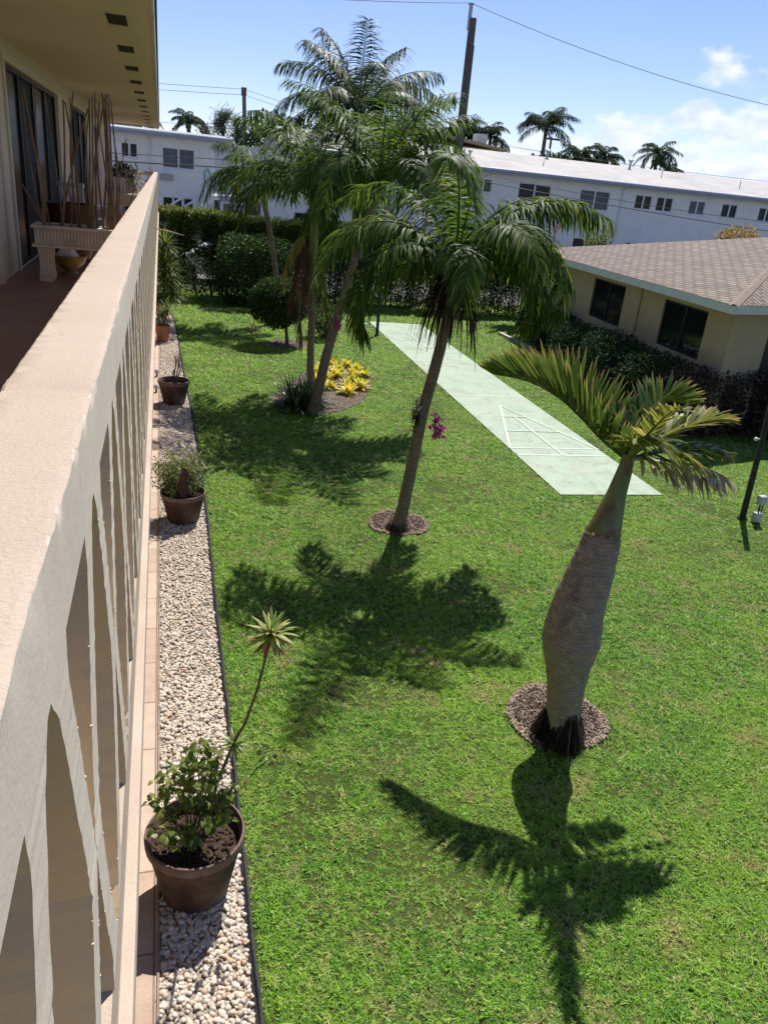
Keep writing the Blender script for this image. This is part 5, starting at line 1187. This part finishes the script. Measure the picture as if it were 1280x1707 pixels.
# breezeway: balcony, gate, stairs
m_ = MB(); m_.box((2.73, 44.7, 2.75), (5.19, 49.9, 3.0)); m_.build('landing', M_greytrim, wb)
m_ = MB(); m_.box((2.9, 44.72, 2.35), (4.25, 44.82, 2.748)); m_.build('sign_panel', gmat('blue_grey_panel', (.20, .24, .32), (.25, .29, .37), 3, .5, 30, 0), wb)
m_ = MB(); x = 3.1
m_.box((3.0, 44.6, .0), (3.10, 44.7, 2.72)); m_.box((4.2, 44.6, .0), (4.3, 44.7, 2.72)); m_.box((3.1, 44.6, 2.62), (4.2, 44.7, 2.72))
while x < 4.2: m_.box((x, 44.62, .1), (x+.06, 44.68, 2.62)); x += .22
m_.build('gate_screen', M_whitetrim, wb)
m_ = MB()
for zz in (3.05, 3.95): m_.box((2.8, 44.64, zz), (5.15, 44.69, zz+.05))
x = 2.85
while x < 5.1: m_.box((x, 44.65, 3.1), (x+.03, 44.68, 3.95)); x += .14
m_.build('landing_railing', M_whitetrim, wb)
st = thing('staircase', 'white outdoor staircase with railings rising to the breezeway', 'stairs', (1.5, 43.8, 0))
for i in range(15):
    m_ = MB(); x0 = -1.4 + .28*i; z0 = 3.0*(i+1)/15; m_.box((x0, 43.4, z0-.2), (x0+.30, 44.5, z0)); m_.build('step', M_white, st)
for yy in (43.42, 44.46):
    m_ = MB()
    for dz in (.45, .95): m_.tube([(-1.3, yy, .2+dz), (2.8, yy, 3.0+dz)], .03, 6)
    for i in range(8): x0 = -1.3+.585*i; z0 = .2+.4*i; m_.tube([(x0, yy, z0-.1), (x0, yy, z0+.95)], .025, 6)
    m_.build('handrail', M_whitetrim, st)
m_ = MB(); m_.box((-1.4, 43.36, .0), (2.8, 43.40, .3)); m_.prism([(0, 0), (0, .01), (.01, .01)], 0, .001); 
m_ = MB(); m_.tube([(2.2, 44.92, 3.3), (2.2, 44.92, 4.1), (2.35, 44.92, 4.25), (2.5, 44.92, 3.9), (2.62, 44.92, 3.5)], .03, 8); tag(m_.build('garden_hose', gmat('green_hose', (.02, .28, .18), (.03, .36, .24), 3, .5, 20, 0)), 'green hose hanging on the white wall above the stairs', 'hose')

# car behind the hedge
def car(x, y, rz, label):
    t = thing('parked_car', label, 'car', (x, y, 0)); R_ = Matrix.Translation((x, y, 0)) @ Matrix.Rotation(rz, 4, 'Z')
    prof = [(-2.25, .35), (-2.3, .75), (-1.9, .92), (-1.25, .98), (-.65, 1.42), (.75, 1.46), (1.55, 1.02), (2.15, .95), (2.28, .6), (2.22, .35)]
    def loft(pr, ws, m_, inset=0):
        k = len(pr); V = []
        for s_ in (-1, 1):
            for (px, pz), w_ in zip(pr, ws): V.append(tuple(R_ @ Vector((px, s_*w_, pz))))
        m_.add(V, [tuple(range(k)), tuple(range(k, 2*k))[::-1]] + [(i, (i+1) % k, k+(i+1) % k, k+i)[::-1] for i in range(k)])
    m_ = MB(); loft(prof, [.82, .88, .88, .86, .64, .64, .84, .88, .86, .82], m_); bevel(m_.build('body', gmat('white_car_paint', (.72, .74, .76), (.78, .80, .82), 2, .2, 20, 0, spec=.6), t), .04, 3)
    m_ = MB(); pr = [(-1.12, 1.0), (-.62, 1.37), (.70, 1.40), (1.38, 1.03)]; loft(pr, [.87, .69, .69, .87], m_); m_.build('windows', M_glass, t)
    for sx in (-1.4, 1.4):
        for sy in (-1, 1):
            m_ = MB(); m_.tube([R_ @ Vector((sx, sy*.70, .32)), R_ @ Vector((sx, sy*.90, .32))], .32, 20); wh = m_.build('wheel', M_wire, t)
            m_ = MB(); m_.tube([R_ @ Vector((sx, sy*.88, .32)), R_ @ Vector((sx, sy*.915, .32))], .19, 14); m_.build('rim', M_boxgrey, wh)
    for sy in (-1, 1):
        m_ = MB(); m_.box((2.14, sy*.62-.16, .66), (2.30, sy*.62+.16, .80), R_); m_.build('headlight', M_boxgrey, t)
car(2.4, 33.6, PI, 'white parked car seen through the stems of the hedge')

# ================================================================== POLES AND WIRES
t = thing('utility_pole', 'tall weathered wooden utility pole rising beside the coconut palm', 'utility pole', (12.15, 34, 0))
m_ = MB(); m_.tube([(12.2, 34, 0), (12.14, 34, 5.4), (12.10, 34, 10.72)], [.20, .175, .15], 14); m_.build('pole', M_polew, t)
m_ = MB(); m_.box((11.90, 33.95, 10.3), (12.02, 34.05, 11.15)); m_.box((11.87, 33.93, 11.151), (12.05, 34.07, 11.22)); m_.build('bracket', M_boxgrey, t)
m_ = MB(); m_.tube([(12.31, 33.98, 5.5), (12.27, 33.98, 9.8)], .02, 6); m_.build('conduit', M_postm, t)
t = thing('utility_pole', 'thin distant utility pole left of the palms', 'utility pole', (5.75, 60, 0))
m_ = MB(); m_.tube([(5.9, 60, 0), (5.55, 60, 9.5)], [.17, .13], 10); m_.build('pole', M_polew, t); m_ = MB(); m_.box((5.38, 59.9, 9.0), (5.72, 60.1, 9.5)); m_.build('bracket', M_polew, t)
t = thing('utility_pole', 'small far pole with a crossarm left of the tall far palm', 'utility pole', (33.6, 70, 0))
m_ = MB(); m_.tube([(33.6, 70, 0), (33.6, 70, 9.6)], .1, 8); m_.build('pole', M_polew, t); m_ = MB(); m_.box((32.9, 69.9, 9.35), (34.4, 70.1, 9.5)); m_.build('crossarm', M_polew, t)
def wire(p, q, sag, r, label, group=None, n=24):
    P_ = []; a = Vector(p); b = Vector(q)
    for i in range(n+1): k = i/n; v = a.lerp(b, k); v.z -= sag*4*k*(1-k); P_.append(v)
    m_ = MB(); m_.tube(P_, r, 5); return tag(m_.build('overhead_wire', M_wire, None, origin=p), label, 'wire', group)
wire((-16, 34, 10.6), (11.94, 34, 11.22), .8, .012, 'overhead wire from the top left of the sky to the pole top')
wire((11.94, 34, 11.22), (44, 34, 9.9), 1.35, .012, 'overhead wire from the pole top down across the right sky')
wire((-20, 34, 4.4), (12.1, 34, 5.25), .42, .014, 'upper cable crossing the left white facade to the pole')
wire((12.1, 34, 5.25), (44, 34, 4.7), .62, .014, 'upper thin cable crossing the right white facade')
wire((-20, 34, 4.1), (12.1, 34, 4.95), .40, .026, 'thick black cable crossing the left white facade')
wire((12.1, 34, 4.95), (44, 34, 3.7), .35, .020, 'thick black cable crossing the right white facade')
t = thing('cable_splice', 'black splice case hanging on the thick cable before the white block', 'cable box', (17.9, 33.95, 4.35)); m_ = MB(); m_.tube([(17.40, 33.96, 4.47), (17.46, 33.96, 4.46), (18.3, 33.96, 4.38), (18.36, 33.96, 4.375)], [.02, .06, .06, .02], 10); m_.build('case', M_wire, t)
wire((-30, 60, 9.1), (5.6, 60, 9.4), .5, .014, 'distant top wire reaching the thin pole from the left', None)
wire((-30, 60, 8.7), (5.6, 60, 9.05), .5, .014, 'distant second wire reaching the thin pole from the left', None)
wire((-30, 60, 7.3), (5.6, 60, 6.9), .3, .014, 'distant lowest wire left of the thin pole', None)
wire((5.6, 60, 9.4), (30, 60, 7.2), .7, .014, 'distant wire running right and down from the thin pole', None)
wire((5.6, 60, 9.05), (30, 60, 6.8), .7, .014, 'distant lower wire running right from the thin pole', None)
wire((30, 75, 8.8), (80, 75, 8.8), .5, .02, 'far wire low in the sky above the far palms', None)

# lamp posts
def lamp(x, y, h, dx, label, near):
    t = thing('metal_post', label, 'post', (x, y, 0)); m_ = MB()
    m_.tube([(x, y, 0), (x+dx*.5, y, h*.5), (x+dx, y, h)], [.05, .045, .04], 12); m_.lathe([(.08, 0), (.08, .03), (.05, .05)], (x, y, 0), 14); m_.build('post', M_postm, t)
    m_ = MB(); m_.lathe([(.045, -.02), (.05, .0), (.045, .03), (.02, .045), (0, .05)], (x+dx, y, h), 14); m_.build('cap', M_postm, t)
    if near:
        for z0 in (.02, .30):
            m_ = MB(); m_.box((x+.075, y-.17, z0), (x+.205, y-.09, z0+.15)); b_ = bevel(m_.build('outlet_box', M_boxgrey, t), .012)
            m_ = MB(); m_.box((x+.085, y-.178, z0+.01), (x+.195, y-.171, z0+.14)); m_.build('cover', M_boxgrey, b_)
        m_ = MB(); m_.tube([(x+.14, y-.13, .17), (x+.14, y-.13, .30)], .014, 8); m_.tube([(x+.19, y-.13, .17), (x+.19, y-.13, .30)], .010, 8); m_.build('conduit', M_postm, t)
        m_ = MB(); m_.tube([(x-.03, y, 1.33), (x-.16, y, 1.32)], .008, 6); m_.lathe([(0, -.03), (.022, -.02), (.03, 0), (.022, .02), (0, .03)], (x-.18, y, 1.32), 12); m_.build('hook', M_whitetrim, t)
    return t
lamp(8.68, 9.16, 1.8, -.09, 'dark metal post with grey outlet boxes at the right edge of the lawn', True)
lamp(6.33, 23.17, 2.2, -.03, 'dark metal post at the far left corner of the court', False)
m_ = MB()
for i in range(5):
    m_.tube([(6.12+.09*math.cos(a)*1.2, 23.9+.02*i, .13+.1*math.sin(a)) for a in np.linspace(0, 2*PI, 20)], .008, 5, False)
tag(m_.build('hose_loop', M_whitetrim, None, origin=(6.12, 23.9, 0)), 'small white coil of hose beside the far metal post', 'hose')
m_ = MB(); m_.tube([(-.20, 14, 3.31), (.10, 14, 3.27), (.36, 14.0, 3.22)], [.008, .012, .004], 6); tag(m_.build('dry_stick', M_palestem, None, origin=(-.2, 14, 3.31)), 'pale dry stick poking out through the railing', 'stick')

# fallen leaves on the lawn
random.seed(5); FL = [(.95, 9.9), (.78, 9.6), (.95, 3.4), (1.05, 3.2), (.6, 3.6), (1.8, 6.1), (2.6, 8.2), (1.35, 7.0), (4.4, 4.9), (1.5, 26.2)]
for i, (x, y) in enumerate(FL[:6]):
    m_ = MB(); m_.add(*leaves(1, np.array([(x, y, .045)]), .035, asp=.6, seed=i, up=0)); tag(m_.build('fallen_leaf', M_yel if 1 < i < 5 else M_dryleaf, None, origin=(x, y, 0)), 'small fallen leaf lying on the grass', 'leaf', 'fallen leaves on the lawn')
for i in range(16):
    y = 2.4 + 16*random.random()**1.6; x = random.uniform(-.05, gravel_edge(y)-.05)
    m_ = MB(); m_.add(*leaves(1, np.array([(x, y, .045)]), .04, asp=.5, seed=i+30, up=0)); tag(m_.build('fallen_leaf', M_dryleaf if i % 3 else M_rust, None, origin=(x, y, 0)), 'small dry leaf lying on the pebbles', 'leaf', 'dry leaves on the pebbles')
m_ = MB(); frond(m_, [(1.0, 26.3, .05), (1.6, 26.2, .08), (2.3, 26.1, .05)], .25, .03, 20, vee=5, droop=.3, rbase=.6); tag(m_.build('fallen_frond', M_dryleaf, None, origin=(1.0, 26.3, 0)), 'dry fallen frond lying on the far grass before the hedge', 'palm frond')

# ================================================================== BACKGROUND TREES
random.seed(101)
CF = [(-90, 38, 4.0, 95), (-75, 62, 3.8, 75), (-100, 20, 3.6, 80), (90, 45, 4.0, 95), (75, 60, 4.0, 85), (100, 22, 4.3, 80), (-50, 78, 3.6, 40), (20, 86, 3.6, 22), (60, 74, 3.8, 50), (-20, 70, 3.6, 60), (180, 70, 3.4, 80), (140, 50, 3.6, 95), (-140, 50, 3.6, 95),
      (0, 55, 3.6, 80), (110, 66, 3.8, 70), (-110, 72, 3.6, 60), (170, 30, 3.2, 95), (125, 10, 3.2, 80), (-125, 12, 3.2, 80)]
palm('big coconut palm towering behind the courtyard palms', [(7.6, 33, 0), (7.7, 33, 2.2), (7.6, 33, 4.2), (7.5, 33, 6.2)], [.22, .17, .15, .15], (7.48, 33, 6.55), CF, 1.15, .046, 84, M_cocoleaf, 105, vee=8, droop=1.7, rr0=.035, jit=.09, seg=4)
def farpalm(x, y, zc, R, nf, label, seed, stiff=False, mat=None):
    random.seed(seed); nf = int(nf*1.35); fr = [(360*i/nf + random.uniform(-15, 15), random.choice([8, 30, 50, 70]) + random.uniform(-8, 8), R*random.uniform(.85, 1.1), random.uniform(55, 105)) for i in range(nf)]
    t = thing('far_palm', label, 'palm tree', (x, y, 0)); m_ = MB(); m_.tube([(x, y, 0), (x+.1, y, zc*.5), (x, y, zc)], [.25, .2, .17], 9); m_.build('trunk', M_ptrunk, t)
    m_ = MB()
    for az, el, ln, be in fr: frond(m_, arc((x, y, zc), az, el, ln, be, 7), R*.30, .085, 44, vee=14, droop=1.2, r0=.05, seg=2, rbase=random.uniform(.25, .6), start=.18)
    m_.build('crown', mat or M_farleaf, t); return t
farpalm(35.3, 75, 10.7, 3.3, 17, 'tallest far palm over the white roof', 201)
farpalm(30.2, 76, 9.4, 2.5, 13, 'far palm between the pole and the tallest far palm', 202)
farpalm(47.8, 75, 9.6, 2.5, 12, 'far palm with sparse fronds above the white roof vents', 203)
farpalm(44.3, 79, 8.9, 2.4, 13, 'far palm cluster centre behind the white roof', 204)
farpalm(41.0, 78, 8.9, 2.2, 12, 'far low palm just right of the tallest palm', 205)
farpalm(50.6, 77, 8.3, 1.9, 10, 'lowest far palm at the right end of the cluster', 206)
farpalm(2.35, 75, 7.6, 1.9, 13, 'far palm above the left white roof', 207)
farpalm(-1.7, 75, 7.2, 2.2, 13, 'far palm seen just under the balcony roof corner', 208)
farpalm(-3.6, 72, 7.2, 2.0, 11, 'far palm partly behind the thin stick under the balcony roof', 209)
def wispy(x, y, h_, w_, label, seed, n=2600):
    t = thing('feathery_tree', label, 'tree', (x, y, 0)); random.seed(seed); g = np.random.default_rng(seed); m_ = MB(); P_ = []
    m_.tube([(x, y, 0), (x, y, h_*.95)], [.22, .05], 8)
    for i in range(26):
        z0 = h_*random.uniform(.35, .95); a = random.uniform(0, 2*PI); L_ = w_*(1.15 - z0/h_*.75); e = Vector((x+L_*math.cos(a), y+L_*math.sin(a), z0+L_*.7)); m_.tube([(x, y, z0), e], [.05, .015], 5, False)
        for j in range(n//26): k = random.random(); P_.append(Vector((x, y, z0)).lerp(e, k) + Vector((random.gauss(0, .22), random.gauss(0, .22), random.gauss(0, .25))))
    m_.build('trunk', M_stem, t); m_ = MB(); m_.add(*leaves(0, np.array(P_), .42, asp=.10, up=.5, rnd=.7, seed=seed)); m_.build('crown', M_casu, t)
wispy(5.2, 74, 8.9, 1.3, 'wispy casuarina tree left of the thin pole', 301); wispy(6.5, 76, 8.6, 1.3, 'wispy casuarina tree right of the thin pole', 302); wispy(3.9, 77, 7.4, .9, 'lower wispy tree next to the far palm', 303)
bush('far_tree', 'dark broadleaf tree behind the main utility pole', (28.0, 78, 8.6), (2.3, 2, 2.2), 2200, .45, M_farleaf, 305, cat='tree', stems=6)
bush('far_tree', 'dense green tree behind the left courtyard palms', (11.5, 52, 5.2), (3.4, 2, 2.4), 5200, .30, M_bush, 306, cat='tree', stems=6)
bush('far_tree', 'low dark tree mass by the breezeway', (8.2, 60, 6.0), (3.0, 2, 2.2), 3000, .34, M_farleaf, 307, cat='tree', stems=6)
bush('far_tree', 'low treetops at the far right behind the white roof', (55.0, 82, 7.3), (6, 2, 1.2), 2600, .45, M_farleaf, 308, cat='tree', stems=6)
bush('far_tree', 'low treetops under the far palm cluster', (43.0, 84, 7.6), (6.5, 2, 1.6), 3200, .45, M_farleaf, 309, cat='tree', stems=6)
# beige building behind the pole, tall block far left
t = thing('beige_house', 'beige flat roofed building just behind the utility pole', 'building', (21.5, 60, 0)); m_ = MB(); m_.box((18.2, 60, 0), (24.2, 66, 7.5)); m_.build('wall', M_houseW, t)
m_ = MB(); m_.add([(17.6, 59.4, 8.2), (25.0, 59.4, 7.4), (25.0, 67, 7.4), (17.6, 67, 8.2), (17.6, 59.4, 8.4), (25.0, 59.4, 7.6), (25.0, 67, 7.6), (17.6, 67, 8.4)], [(0, 3, 2, 1), (4, 5, 6, 7), (0, 1, 5, 4), (1, 2, 6, 5), (2, 3, 7, 6), (3, 0, 4, 7)]); m_.build('roof', M_houseW, t)
m_ = MB(); m_.box((23.0, 60.5, 7.7), (23.8, 61.5, 8.5)); m_.build('roof_box', M_boxgrey, t)
t = thing('tower_block', 'pale distant tower block glimpsed behind the bamboo canes', 'building', (-7, 150, 0)); m_ = MB(); m_.box((-22, 150, 0), (-3.6, 165, 11.2)); m_.build('wall', M_white, t)
for z in (6.4, 8.0, 9.6):
    for i in range(9):
        x = -21 + 1.95*i; m_ = MB(); m_.box((x, 149.9, z), (x+1.2, 149.98, z+1.0)); m_.build('window', M_blind, t)
